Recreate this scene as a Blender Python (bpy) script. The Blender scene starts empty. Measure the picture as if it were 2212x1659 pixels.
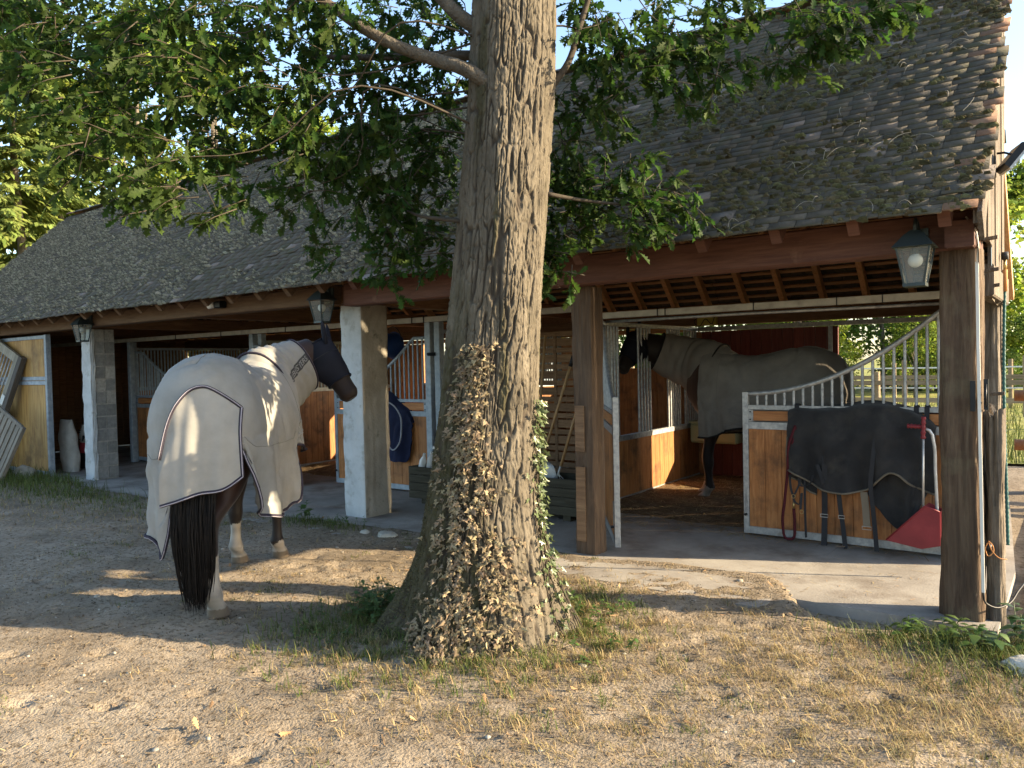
import bpy, math, random
import numpy as np
from mathutils import Vector, Matrix
random.seed(7); rng = np.random.default_rng(11)
R = math.radians
sc = bpy.context.scene
# ------------------------------------------------------------------ camera, sky, sun, exposure
YAW, PITCH, ROLL = R(36.5), R(-1.5), R(1.25)
CAM = Vector((0.585, -5.366, 1.6))
f0 = Vector((-math.sin(YAW), math.cos(YAW), 0)); r0 = Vector((math.cos(YAW), math.sin(YAW), 0)); u0 = Vector((0, 0, 1))
fw = f0 * math.cos(PITCH) + u0 * math.sin(PITCH); up = u0 * math.cos(PITCH) - f0 * math.sin(PITCH)
rt = r0 * math.cos(ROLL) - up * math.sin(ROLL); up = up * math.cos(ROLL) + r0 * math.sin(ROLL)
cd = bpy.data.cameras.new('camera'); cam = bpy.data.objects.new('camera', cd); sc.collection.objects.link(cam)
cd.sensor_width = 36; cd.lens = 36 * 1660 / 2212; cd.clip_start = 0.05; cd.clip_end = 900
cam.matrix_world = Matrix(((rt.x, up.x, -fw.x, CAM.x), (rt.y, up.y, -fw.y, CAM.y), (rt.z, up.z, -fw.z, CAM.z), (0, 0, 0, 1)))
sc.camera = cam
SAZ, SEL = R(25.6), R(19.5)          # sun: from the right (+x), a little from behind the barn (+y), low evening light
SUN = Vector((math.cos(SEL) * math.cos(SAZ), math.cos(SEL) * math.sin(SAZ), math.sin(SEL)))
w = bpy.data.worlds.new('World'); sc.world = w; w.use_nodes = True
nt = w.node_tree; bg = nt.nodes['Background']
sk = nt.nodes.new('ShaderNodeTexSky'); sk.sky_type = 'NISHITA'; sk.sun_disc = False
sk.sun_elevation = SEL; sk.sun_rotation = math.atan2(SUN.x, SUN.y); sk.air_density = 1.0; sk.dust_density = 1.0; sk.ozone_density = 1.0
nt.links.new(sk.outputs[0], bg.inputs[0]); bg.inputs[1].default_value = 0.125
sl = bpy.data.lights.new('sun', 'SUN'); so = bpy.data.objects.new('sun', sl); sc.collection.objects.link(so)
sl.energy = 5.0; sl.angle = R(0.5); sl.color = (1.0, 0.80, 0.53)
so.rotation_euler = SUN.to_track_quat('Z', 'Y').to_euler(); so.location = SUN * 40
vs = sc.view_settings; vs.view_transform = 'Standard'; vs.look = 'None'; vs.exposure = 1.95; vs.gamma = 1.0; vs.use_curve_mapping = False
sc.render.engine = 'CYCLES'; sc.cycles.use_denoising = True; sc.cycles.max_bounces = 8; sc.cycles.diffuse_bounces = 5
sc.cycles.transmission_bounces = 6; sc.cycles.transparent_max_bounces = 12; sc.cycles.sample_clamp_indirect = 6.0
sc.cycles.caustics_reflective = False; sc.cycles.caustics_refractive = False

# ------------------------------------------------------------------ helpers
COL = sc.collection
def tag(o, label=None, cat=None, group=None, kind=None):
    if label: o['label'] = label
    if cat: o['category'] = cat
    if group: o['group'] = group
    if kind: o['kind'] = kind
    return o
def empty(name, loc=(0, 0, 0), rz=0, **k):
    o = bpy.data.objects.new(name, None); COL.objects.link(o); o.location = loc; o.rotation_euler = (0, 0, rz)
    o.empty_display_size = 0.1
    return tag(o, **k)
def nrm(v):
    v = np.asarray(v, float); return v / (np.linalg.norm(v, axis=-1, keepdims=True) + 1e-12)
class MB:
    """collects geometry for one mesh object"""
    def __init__(s): s.v = []; s.f = []; s.m = []; s.n = 0
    def add(s, v, f, mi=0):
        v = np.asarray(v, float).reshape(-1, 3); b = s.n
        s.v.append(v); s.n += len(v)
        for q in f: s.f.append([i + b for i in q]); s.m.append(mi)
        return s
    def box(s, x0, x1, y0, y1, z0, z1, mi=0):
        v = [(x, y, z) for z in (z0, z1) for y in (y0, y1) for x in (x0, x1)]
        return s.add(v, [(0, 2, 3, 1), (4, 5, 7, 6), (0, 1, 5, 4), (2, 6, 7, 3), (0, 4, 6, 2), (1, 3, 7, 5)], mi)
    def bar(s, a, b, wv, tv, ch=0.1, mi=0):
        """chamfered bar from a to b; wv, tv full cross-section vectors"""
        a, b, wv, tv = (np.asarray(q, float) for q in (a, b, wv, tv)); lw, lt = np.linalg.norm(wv), np.linalg.norm(tv)
        c = min(lw, lt) * ch; cw, ct = 0.5 - c / lw, 0.5 - c / lt
        pr = [(cw, .5), (.5, ct), (.5, -ct), (cw, -.5), (-cw, -.5), (-.5, -ct), (-.5, ct), (-cw, .5)]
        v = [p + wv * x + tv * y for p in (a, b) for x, y in pr]
        if np.dot(np.cross(wv, tv), b - a) < 0: k = [(j, 8 + j, 8 + (j + 1) % 8, (j + 1) % 8) for j in range(8)]; e = [tuple(range(8)), tuple(range(15, 7, -1))]; k = [q[::-1] for q in k]; e = [q[::-1] for q in e]
        else: k = [(j, 8 + j, 8 + (j + 1) % 8, (j + 1) % 8) for j in range(8)]; e = [tuple(range(8)), tuple(range(15, 7, -1))]
        return s.add(v, k + e, mi)
    def tube(s, path, r, n=8, cap=True, mi=0, flat=1.0, upv=None):
        P = np.asarray(path, float); k = len(P); r = np.broadcast_to(np.asarray(r, float), (k,))
        T = np.gradient(P, axis=0); T = nrm(T); ref = np.array([0, 0, 1.0]) if upv is None else np.asarray(upv, float)
        if upv is None and abs(T[0] @ ref) > .9: ref = np.array([1.0, 0, 0])
        A = ref - T[0] * (T[0] @ ref); A = nrm(A); rings = []
        for i in range(k):
            A = A - T[i] * (T[i] @ A); A = nrm(A); B = np.cross(T[i], A)
            th = np.arange(n) * 2 * math.pi / n
            rings.append(P[i] + r[i] * (np.outer(np.cos(th), A) + np.outer(np.sin(th), B) * flat))
        f = [(i * n + j, i * n + (j + 1) % n, (i + 1) * n + (j + 1) % n, (i + 1) * n + j) for i in range(k - 1) for j in range(n)]
        if cap: f += [tuple(range(n - 1, -1, -1)), tuple(range((k - 1) * n, k * n))]
        return s.add(np.concatenate(rings), f, mi)
    def grid(s, V, mi=0, close=False, flip=False):
        """V[i,j,3] grid of points"""
        a, b = V.shape[:2]; f = []
        for i in range(a - 1):
            for j in range(b if close else b - 1):
                q = (i * b + j, i * b + (j + 1) % b, (i + 1) * b + (j + 1) % b, (i + 1) * b + j)
                f.append(q[::-1] if flip else q)
        return s.add(V.reshape(-1, 3), f, mi)
    def prism(s, poly, o, ax, ay, az, mi=0):
        """poly 2-D outline in plane (ax, ay) at o, extruded by az"""
        o, ax, ay, az = (np.asarray(q, float) for q in (o, ax, ay, az)); n = len(poly)
        a = np.array([o + ax * x + ay * y for x, y in poly]); f = [(j, (j + 1) % n, n + (j + 1) % n, n + j) for j in range(n)]
        f += [tuple(range(n - 1, -1, -1)), tuple(range(n, 2 * n))]
        return s.add(np.concatenate([a, a + az]), f, mi)
    def mesh(s, name, mats, smooth=False):
        me = bpy.data.meshes.new(name); v = np.concatenate(s.v) if s.v else np.zeros((0, 3))
        me.from_pydata(v.tolist(), [], s.f)
        for m in (mats if isinstance(mats, (list, tuple)) else [mats]): me.materials.append(m)
        if any(s.m): me.polygons.foreach_set('material_index', s.m)
        if smooth: me.polygons.foreach_set('use_smooth', [True] * len(me.polygons))
        me.update(); return me
    def build(s, name, mats, parent=None, smooth=False, fixn=False, **k):
        me = s.mesh(name, mats, smooth)
        if fixn:
            import bmesh
            bm = bmesh.new(); bm.from_mesh(me); bmesh.ops.recalc_face_normals(bm, faces=bm.faces); bm.to_mesh(me); bm.free()
        return place(name, me, parent, **k)
def place(name, me, parent=None, mat=None, **k):
    o = bpy.data.objects.new(name, me); COL.objects.link(o)
    if parent is not None: o.parent = parent
    if mat is not None: o.matrix_local = mat
    return tag(o, **k)
def fastmesh(name, V, F, mats, smooth=False, mi=None):
    """V (n,3), F (m,k) numpy, all faces with k corners"""
    me = bpy.data.meshes.new(name); V = np.ascontiguousarray(V, np.float32); F = np.ascontiguousarray(F, np.int32); m, k = F.shape
    me.vertices.add(len(V)); me.vertices.foreach_set('co', V.ravel())
    me.loops.add(m * k); me.loops.foreach_set('vertex_index', F.ravel())
    me.polygons.add(m); me.polygons.foreach_set('loop_start', np.arange(0, m * k, k, dtype=np.int32))
    me.polygons.foreach_set('loop_total', np.full(m, k, np.int32))
    for q in (mats if isinstance(mats, (list, tuple)) else [mats]): me.materials.append(q)
    if mi is not None: me.polygons.foreach_set('material_index', np.asarray(mi, np.int32))
    if smooth: me.polygons.foreach_set('use_smooth', np.ones(m, bool))
    me.update(calc_edges=True); me.validate(); return me
def hsh(i, j, k=0, s=0):
    n = (np.asarray(i, np.int64) * 374761393 + np.asarray(j, np.int64) * 668265263 + np.asarray(k, np.int64) * 2147483647 + s * 974711) & 0xffffffff
    n = ((n ^ (n >> 13)) * 1274126177) & 0xffffffff
    return ((n ^ (n >> 16)) & 0xffff) / 65535.0
def vn(x, y, s=0, px=0):
    """value noise 2-D in 0..1; px: period in x"""
    x = np.asarray(x, float); y = np.asarray(y, float); i = np.floor(x).astype(int); j = np.floor(y).astype(int); a = x - i; b = y - j
    a = a * a * (3 - 2 * a); b = b * b * (3 - 2 * b); w_ = (lambda q: q % px) if px else (lambda q: q)
    return (hsh(w_(i), j, 0, s) * (1 - a) + hsh(w_(i + 1), j, 0, s) * a) * (1 - b) + (hsh(w_(i), j + 1, 0, s) * (1 - a) + hsh(w_(i + 1), j + 1, 0, s) * a) * b
def fbm(x, y, s=0, o=4):
    t = 0; a = .5
    for k in range(o): t = t + a * vn(np.asarray(x) * 2 ** k, np.asarray(y) * 2 ** k, s + k); a *= .5
    return t / (1 - .5 ** o)
def interp(x, pts):
    """smooth (monotone-ish Catmull) interpolation through (x, y) pairs"""
    X = np.array([p[0] for p in pts], float); Y = np.array([p[1:] for p in pts], float)
    x = np.clip(np.asarray(x, float), X[0], X[-1]); i = np.clip(np.searchsorted(X, x, 'right') - 1, 0, len(X) - 2)
    Mm = np.gradient(Y, X, axis=0); h = (X[i + 1] - X[i]); t = (x - X[i]) / h
    t = t[..., None]; h = h[..., None]
    r = (2 * t**3 - 3 * t**2 + 1) * Y[i] + (t**3 - 2 * t**2 + t) * h * Mm[i] + (-2 * t**3 + 3 * t**2) * Y[i + 1] + (t**3 - t**2) * h * Mm[i + 1]
    return r[..., 0] if r.shape[-1] == 1 else r
def curve(pts, n):
    P = np.asarray(pts, float); d = np.concatenate([[0], np.cumsum(np.linalg.norm(np.diff(P, axis=0), axis=1))]); d /= d[-1]
    return interp(np.linspace(0, 1, n), [(a, *p) for a, p in zip(d, P)])

# ------------------------------------------------------------------ procedural materials
def mat(name, cols, scale=(1, 1, 1), nscale=6.0, detail=6.0, rough=.8, bump=.3, bscale=40.0, bstretch=None, metal=0.0, rnd=.12, dist=0.0, isl=0.0,
        transl=0.0, spec=.3, hue=0.0, bdist=.01, wear=None, sheen=0.0, coat=0.0):
    m = bpy.data.materials.new(name); m.use_nodes = True; t = m.node_tree; N = t.nodes; L = t.links; b = N['Principled BSDF']
    tc = N.new('ShaderNodeTexCoord'); oi = N.new('ShaderNodeObjectInfo'); mp = N.new('ShaderNodeMapping'); mp.inputs['Scale'].default_value = scale
    mu = N.new('ShaderNodeMath'); mu.operation = 'MULTIPLY'; mu.inputs[1].default_value = 37.0; L.new(oi.outputs['Random'], mu.inputs[0])
    L.new(tc.outputs['Object'], mp.inputs['Vector']); cb = N.new('ShaderNodeCombineXYZ')
    for q in range(3): L.new(mu.outputs[0], cb.inputs[q])
    L.new(cb.outputs[0], mp.inputs['Location'])
    no = N.new('ShaderNodeTexNoise'); no.inputs['Scale'].default_value = nscale; no.inputs['Detail'].default_value = detail; no.inputs['Distortion'].default_value = dist
    no.inputs['Roughness'].default_value = .6
    L.new(mp.outputs[0], no.inputs['Vector'])
    rp = N.new('ShaderNodeValToRGB'); e = rp.color_ramp.elements
    while len(e) < len(cols): e.new(.5)
    for k, (q, c) in enumerate(zip(e, cols)):
        q.position = .28 + .44 * k / max(1, len(cols) - 1); q.color = (*c, 1)
    L.new(no.outputs['Fac'], rp.inputs[0]); out = rp.outputs[0]
    if wear:
        wc, ws, w0, w1 = wear
        n2 = N.new('ShaderNodeTexNoise'); n2.inputs['Scale'].default_value = ws; n2.inputs['Detail'].default_value = 8; n2.inputs['Roughness'].default_value = .65
        L.new(tc.outputs['Object'], n2.inputs['Vector']); mr = N.new('ShaderNodeMapRange'); mr.inputs['From Min'].default_value = w0; mr.inputs['From Max'].default_value = w1
        L.new(n2.outputs['Fac'], mr.inputs['Value']); mx = N.new('ShaderNodeMixRGB'); L.new(mr.outputs[0], mx.inputs[0]); L.new(out, mx.inputs[1]); mx.inputs[2].default_value = (*wc, 1); out = mx.outputs[0]
    if rnd or isl or hue:
        hv = N.new('ShaderNodeHueSaturation'); L.new(out, hv.inputs['Color'])
        a = N.new('ShaderNodeMath'); a.operation = 'MULTIPLY_ADD'; a.inputs[1].default_value = 2 * rnd; a.inputs[2].default_value = 1 - rnd
        L.new(oi.outputs['Random'], a.inputs[0]); vv = a.outputs[0]
        if isl:
            g = N.new('ShaderNodeNewGeometry'); c = N.new('ShaderNodeMath'); c.operation = 'MULTIPLY_ADD'; c.inputs[1].default_value = 2 * isl; c.inputs[2].default_value = 1 - isl
            L.new(g.outputs['Random Per Island'], c.inputs[0]); d = N.new('ShaderNodeMath'); d.operation = 'MULTIPLY'; L.new(vv, d.inputs[0]); L.new(c.outputs[0], d.inputs[1]); vv = d.outputs[0]
            if hue:
                h1 = N.new('ShaderNodeMath'); h1.operation = 'MULTIPLY'; h1.inputs[1].default_value = 7.13; L.new(g.outputs['Random Per Island'], h1.inputs[0])
                h2 = N.new('ShaderNodeMath'); h2.operation = 'FRACT'; L.new(h1.outputs[0], h2.inputs[0])
                h3 = N.new('ShaderNodeMath'); h3.operation = 'MULTIPLY_ADD'; h3.inputs[1].default_value = 2 * hue; h3.inputs[2].default_value = .5 - hue; L.new(h2.outputs[0], h3.inputs[0]); L.new(h3.outputs[0], hv.inputs['Hue'])
        L.new(vv, hv.inputs['Value']); out = hv.outputs[0]
    L.new(out, b.inputs['Base Color'])
    b.inputs['Roughness'].default_value = rough; b.inputs['Metallic'].default_value = metal; b.inputs['Specular IOR Level'].default_value = spec
    if sheen: b.inputs['Sheen Weight'].default_value = sheen
    if coat: b.inputs['Coat Weight'].default_value = coat
    if bump:
        m2 = N.new('ShaderNodeMapping'); m2.inputs['Scale'].default_value = bstretch or scale; L.new(tc.outputs['Object'], m2.inputs['Vector']); L.new(cb.outputs[0], m2.inputs['Location'])
        nb = N.new('ShaderNodeTexNoise'); nb.inputs['Scale'].default_value = bscale; nb.inputs['Detail'].default_value = 5; L.new(m2.outputs[0], nb.inputs['Vector'])
        bp = N.new('ShaderNodeBump'); bp.inputs['Strength'].default_value = bump; bp.inputs['Distance'].default_value = bdist; L.new(nb.outputs['Fac'], bp.inputs['Height']); L.new(bp.outputs[0], b.inputs['Normal'])
    if transl:
        tr = N.new('ShaderNodeBsdfTranslucent'); L.new(out, tr.inputs['Color']); ms = N.new('ShaderNodeMixShader'); ms.inputs[0].default_value = transl
        L.new(b.outputs[0], ms.inputs[1]); L.new(tr.outputs[0], ms.inputs[2]); L.new(ms.outputs[0], N['Material Output'].inputs['Surface'])
    return m
def glassmat(name, tint=(.9, .93, .9), rough=.08, mixv=.72):
    m = bpy.data.materials.new(name); m.use_nodes = True; t = m.node_tree; N = t.nodes; b = N['Principled BSDF']
    b.inputs['Base Color'].default_value = (.35, .36, .33, 1); b.inputs['Roughness'].default_value = rough; b.inputs['Specular IOR Level'].default_value = .5
    tr = N.new('ShaderNodeBsdfTransparent'); tr.inputs['Color'].default_value = (*tint, 1); ms = N.new('ShaderNodeMixShader'); ms.inputs[0].default_value = mixv
    t.links.new(b.outputs[0], ms.inputs[1]); t.links.new(tr.outputs[0], ms.inputs[2]); t.links.new(ms.outputs[0], N['Material Output'].inputs['Surface']); return m
GX, GY, GZ = (1.2, 14, 14), (14, 1.2, 14), (14, 14, 1.2)     # wood grain along x, y, z
def wood(name, cols, g, **k):
    d = dict(scale=g, nscale=3.0, detail=8, rough=.75, bump=.25, bscale=9, dist=.6, rnd=.16); d.update(k); return mat(name, cols, **d)
OR = [(.22, .085, .028), (.36, .15, .05), (.45, .21, .08)]           # varnished larch
M_larch = wood('larch_planks', OR, GZ, rough=.55, wear=((.11, .055, .026), 3.8, .50, .70))
M_larch_x = wood('larch_board_along', OR, GX, rough=.5)
M_redwall = wood('red_brown_boards', [(.10, .022, .018), (.15, .035, .026), (.19, .05, .035)], GZ, rough=.55)
M_beam_red = wood('red_brown_beam', [(.070, .030, .021), (.10, .045, .031), (.13, .062, .043)], GX, wear=((.25, .16, .11), 2.2, .6, .8))
M_beam = wood('brown_beam', [(.09, .052, .028), (.14, .083, .046), (.19, .118, .068)], GX, wear=((.10, .05, .03), 1.6, .55, .75))
M_beam_y = wood('brown_timber_across', [(.12, .06, .03), (.19, .10, .05), (.25, .14, .075)], GY)
M_raft = wood('rafter_pine', [(.32, .17, .075), (.45, .26, .125), (.52, .32, .17)], GY)
M_batten = wood('batten_pine', [(.28, .15, .07), (.40, .23, .12), (.48, .30, .17)], GX)
M_post = wood('old_oak_post', [(.035, .022, .014), (.075, .048, .03), (.125, .088, .056)], (9, 9, .8), bump=.8, bscale=7, bdist=.02, rough=.85, wear=((.13, .11, .065), 2.5, .52, .74))
M_post2 = wood('weathered_timber', [(.07, .057, .043), (.14, .115, .088), (.23, .19, .145)], (10, 10, .9), bump=.9, bdist=.02, rough=.9, wear=((.07, .05, .035), 3.0, .5, .7))
M_inner = wood('brown_inner_post', [(.05, .032, .02), (.085, .055, .035), (.12, .082, .052)], GZ, wear=((.15, .10, .06), 2.0, .58, .8))
M_greywood = wood('silver_grey_boards', [(.12, .105, .08), (.20, .175, .14), (.27, .24, .195)], GZ, bump=.5, rough=.9)
M_trellis = wood('brown_slats', [(.13, .075, .04), (.21, .125, .068), (.28, .18, .10)], GX)
M_trough = wood('dark_green_brown_board', [(.028, .026, .016), (.05, .045, .03), (.08, .072, .05)], GX, rough=.8)
M_ply = wood('yellow_plywood', [(.22, .11, .028), (.40, .23, .07), (.50, .33, .12)], (7, 7, .7), rough=.6, wear=((.14, .075, .025), 1.4, .5, .7))
M_galv = mat('galvanised_steel', [(.24, .25, .26), (.36, .37, .37), (.48, .48, .47)], nscale=26, detail=3, rough=.5, bump=.05, metal=.55, rnd=.08, wear=((.17, .16, .14), 5, .62, .8))
M_galvb = mat('bluish_galvanised', [(.20, .24, .28), (.28, .33, .38), (.36, .41, .46)], nscale=14, rough=.6, bump=.05, metal=.3, rnd=.08)
M_track = mat('sliding_track_steel', [(.28, .27, .24), (.40, .39, .35), (.50, .48, .43)], nscale=8, rough=.6, bump=.08, metal=.25, rnd=.05)
M_black = mat('black_metal', [(.012, .013, .015), (.022, .024, .027)], rough=.4, bump=.05, metal=.5)
M_blackp = mat('black_plastic', [(.012, .012, .013), (.02, .02, .022)], rough=.5, bump=0)
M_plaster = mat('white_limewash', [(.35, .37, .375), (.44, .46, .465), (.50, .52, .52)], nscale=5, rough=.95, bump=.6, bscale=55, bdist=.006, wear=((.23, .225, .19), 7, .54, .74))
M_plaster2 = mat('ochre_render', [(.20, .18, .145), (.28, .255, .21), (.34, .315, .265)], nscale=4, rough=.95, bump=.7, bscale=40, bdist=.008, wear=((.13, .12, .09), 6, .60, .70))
M_block = mat('concrete_block', [(.17, .17, .165), (.23, .23, .22), (.29, .285, .27)], nscale=18, rough=.95, bump=.8, bscale=90, bdist=.006, rnd=.18)
M_mortar = mat('rough_mortar', [(.26, .25, .23), (.36, .35, .32), (.44, .42, .38)], nscale=20, rough=.95, bump=.9, bscale=60, bdist=.01)
M_conc = mat('worn_concrete', [(.20, .18, .155), (.29, .265, .23), (.36, .335, .29)], nscale=2.2, rough=.9, bump=.35, bscale=60, bdist=.006, wear=((.13, .10, .075), 1.7, .5, .72), rnd=0)
M_tile = mat('old_clay_tile', [(.05, .044, .036), (.078, .068, .055), (.105, .092, .075)], nscale=9, rough=.95, bump=.5, bscale=60, rnd=.10, isl=.16, wear=((.06, .058, .034), 7, .45, .65))
M_tile_new = mat('pale_clay_tile', [(.12, .102, .088), (.155, .13, .112), (.19, .16, .14)], nscale=9, rough=.9, bump=.4, bscale=60, rnd=.2)
M_tile_red = mat('red_clay_edge', [(.12, .065, .042), (.17, .10, .065), (.21, .135, .09)], nscale=12, rough=.9, bump=.4, rnd=.2, isl=.3)
M_mossdrylit = mat('dry_lit_roof_moss', [(.155, .145, .105), (.24, .225, .165), (.33, .30, .23)], nscale=20, rough=1, bump=.8, bscale=160, bdist=.01, isl=.45, hue=.02, rnd=0, transl=.15, spec=0)  # dry moss, its colour also lightened for the more lit left roof
M_moss = mat('roof_moss', [(.07, .068, .034), (.115, .105, .058), (.165, .145, .085)], nscale=20, rough=1, bump=.8, bscale=160, bdist=.01, isl=.45, hue=.03, rnd=0, transl=.15, spec=0)
# ------------------------------------------------------------------ ground, slab, meadow
M_dirt = mat('packed_earth', [(.15, .12, .085), (.245, .20, .145), (.33, .275, .205)], nscale=2.2, detail=12, rough=1, bump=.9, bscale=75, bdist=.012, rnd=0, wear=((.085, .062, .038), 26, .50, .68), spec=.1)
M_meadow = mat('meadow_turf', [(.17, .19, .05), (.26, .26, .08), (.34, .31, .12)], nscale=.8, rough=1, bump=.9, bscale=12, bdist=.05, rnd=0, spec=.1)
edge_pts = [(-16.5, 0.0), (-12.6, .05), (-11.8, -.05), (-11, -.22), (-9, -.30), (-7, -.25), (-5.5, -.10), (-4, 0.0), (-2.6, .05), (-1.6, .22), (-1.1, .10), (-.95, -.2), (.3, -.26), (1.2, -.3)]
def gedge(x): return interp(x, edge_pts) + .10 * (fbm(np.asarray(x) * 2.3, np.asarray(x) * 0 + 3.1, 5) - .5)
OAK = (-2.29, -1.80)
def gh(x, y):
    """height of the earth"""
    x = np.asarray(x, float); y = np.asarray(y, float)
    near = np.exp(-((x + 3) ** 2 + (y + 2) ** 2) / 300)
    h = near * (.05 * (fbm(x * .9, y * .9, 1) - .5) + .022 * (fbm(x * 5, y * 5, 2) - .5) + .012 * (vn(x * 17, y * 17, 3) - .5)) + .004
    ii, jj = np.floor(x / .34).astype(int), np.floor(y / .34).astype(int); pxh, pyh = (ii + .25 + .5 * hsh(ii, jj, 0, 7)) * .34, (jj + .25 + .5 * hsh(ii, jj, 0, 8)) * .34; rr_ = np.hypot(x - pxh, y - pyh); on = hsh(ii, jj, 0, 9) < .5
    h = h - on * near * .026 * np.exp(-((rr_ - .03) / .035) ** 2) + on * near * .011 * np.exp(-((rr_ - .085) / .02) ** 2)     # hoof prints
    d = np.hypot(x - OAK[0], y - OAK[1]); h = h + .07 * np.exp(-(d / .62) ** 2)
    e = gedge(x); k = np.clip((y - (e - .25)) / .25, 0, 1) * (x < .28); k = k * k * (3 - 2 * k)
    low = np.where(x > -1.0, np.clip((x + 1.0) / .4, 0, 1), 0)
    h = h * (1 - k) + k * (.010 * (1 - low) - .03 * low)
    inside = np.clip((y - e) / .05, 0, 1) * (x < .28) * (x > -16.4) * (y < 4.75); h = h * (1 - inside) - .07 * inside
    far = np.clip((np.hypot(x, y - 10) - 60) / 200, 0, 1); return h + 4 * far * 0
def lines(a, b, s, lo, hi):
    core = np.arange(a, b + s / 2, s); out = [core]; q = s; v = b; r = []
    while v < hi: q *= 1.25; v += q; r.append(v)
    l = []; q = s; v = a
    while v > lo: q *= 1.25; v -= q; l.append(v)
    return np.concatenate([l[::-1], core, r])
gx = lines(-8.0, 1.6, .045, -320, 320); gy = lines(-4.4, .6, .045, -120, 420)
X, Y = np.meshgrid(gx, gy, indexing='ij'); Z = gh(X, Y); V = np.stack([X, Y, Z], -1)
nx, ny = X.shape; i = (np.arange(nx - 1)[:, None] * ny + np.arange(ny - 1)[None]).ravel()
F = np.stack([i, i + ny, i + ny + 1, i + 1], -1)
place('ground', fastmesh('ground', V.reshape(-1, 3), F, M_dirt, True), kind='structure', label='trodden brown earth yard in front of the stable')
s_ = MB()
xs = [-16.3, -12, -8, -4, -1.05, -1.0, .22]; 
def slabpiece(x0, x1, yf):
    s_.box(x0, x1, yf, 4.7, -.16, 0.0) if x1 < 0 else s_.prism([(x0, yf), (x1, yf), (x1, 1.3), (-.05, 4.7), (x0, 4.7)], (0, 0, -.16), (1, 0, 0), (0, 1, 0), (0, 0, .16))
slabpiece(-16.3, -1.06, -.50); slabpiece(-1.058, .20, -.20)
s_.build('concrete_floor', M_conc, kind='structure', label='worn concrete floor under the stable roof')
# meadow beyond the barn, 6 mm proud of the earth, its near edge ragged
mx = lines(-30, 12, .6, -300, 300); my = np.concatenate([np.linspace(0, 3, 16), lines(3.5, 30, .8, 3.4, 380)[1:]])
X, T = np.meshgrid(mx, my, indexing='ij'); Y0 = 7.6 + 1.2 * (fbm(X * .7, X * 0, 21) - .5) + .7 * (fbm(X * 4, X * 0, 22) - .5)
Y = Y0 + T; Z = gh(X, Y) + .012 + .05 * fbm(X * .7, Y * .7, 23); nx, ny = X.shape
i = (np.arange(nx - 1)[:, None] * ny + np.arange(ny - 1)[None]).ravel()
place('meadow', fastmesh('meadow', np.stack([X, Y, Z], -1).reshape(-1, 3), np.stack([i, i + ny, i + ny + 1, i + 1], -1), M_meadow, True), kind='structure', label='sunlit grass meadow behind the barn')

# ------------------------------------------------------------------ the barn
barn = empty('stable_barn', (-8, 2, 0), label='long open-fronted timber horse stable with a mossy tiled roof', cat='barn')
barn.location = (0, 0, 0)
EY, EZ, RY, RZ = -.47, 2.395, 2.15, 4.86       # eave and ridge lines
SL = math.hypot(RY - EY, RZ - EZ); UY, UZ = (RY - EY) / SL, (RZ - EZ) / SL; NY, NZ = -UZ, UY
XL, XR = -16.25, .15
def xg(y): return .135 - .072 * np.maximum(0, np.asarray(y, float) - 1.3)     # outer face of the gable, a little out of square
def sagx(x): return .05 * (fbm(np.asarray(x) * .35, np.asarray(x) * 0, 31) - .5) * 2
def roofp(x, s, h, rear=False):
    x = np.asarray(x, float); s = np.asarray(s, float); h = np.asarray(h, float)
    d = sagx(x) * (.35 + .65 * s / SL) + .025 * (fbm(x * 1.1, s * 1.3, 33) - .5)
    y = EY + UY * s + NY * h; z = EZ + UZ * s + NZ * h + d
    if rear: y = 2 * RY - y; z = z - .14 * (1 - np.clip(s / SL, 0, 1))
    return np.stack([x, y, z], -1)
EXP = .072; TL = .15; TW = .165; NC = int(SL / EXP)
cols_t, rows_t = [], []
tiles = []
def cutverge(s, rear): y = EY + UY * s; y = 2 * RY - y if rear else y; return xg(y) + .015
for c in range(NC):
    XR = float(cutverge(c * EXP, False))
    off = (c % 2) * .5 * TW + rng.uniform(-.02, .02); x = XL + off - TW
    while x < XR:
        wd = TW * rng.uniform(.93, 1.04); a, b = max(x, XL - .05 * rng.random()), min(x + wd, XR + .06 * rng.random())
        if b - a > .04: tiles.append((a + .002, b - .002, c * EXP, rng.random(), rng.random()))
        x += wd
tiles = np.array(tiles); nt_ = len(tiles)
lift = .022 + .005 * tiles[:, 3] + np.where(rng.random(nt_) < .02, .010, 0); slid = np.where(rng.random(nt_) < .035, rng.uniform(.01, .045, nt_), rng.normal(0, .002, nt_))
tw = rng.normal(0, .0022, nt_)
def tilecorners(t, lf, sd, twi):
    a, b, s0 = t[:, 0], t[:, 1], t[:, 2] - sd - .02
    cs = []
    for (xx, k) in ((a, -1), (b, 1)):
        for (ds, hh) in ((0, lf), (TL, .010 + lf * .15)):
            for th in (0, .010):
                cs.append((xx, s0 + ds + k * twi, hh + th))
    return cs
TC = tilecorners(tiles, lift, slid, tw)
TF = np.array([(0, 2, 3, 1), (4, 5, 7, 6), (0, 1, 5, 4), (2, 6, 7, 3), (1, 3, 7, 5), (0, 4, 6, 2)])
def tilemesh(idx, rear, name, mats, mi=None):
    V = np.stack([roofp(x[idx], s[idx], h[idx], rear) for x, s, h in TC], 1)
    Fq = TF if not rear else TF[:, ::-1]
    return fastmesh(name, V.reshape(-1, 3), (np.arange(len(idx))[:, None, None] * 8 + Fq[None]).reshape(-1, 4), mats, False, mi)
cen = roofp((tiles[:, 0] + tiles[:, 1]) / 2, tiles[:, 2], .02); dist = np.linalg.norm(cen - np.array(CAM), axis=1)
order = np.argsort(dist); near = order[:300]; rest = order[300:]
pale = (rng.random(nt_) < .012) | (slid > .03)
verge = tiles[:, 1] > cutverge(tiles[:, 2], False) - .02
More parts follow.
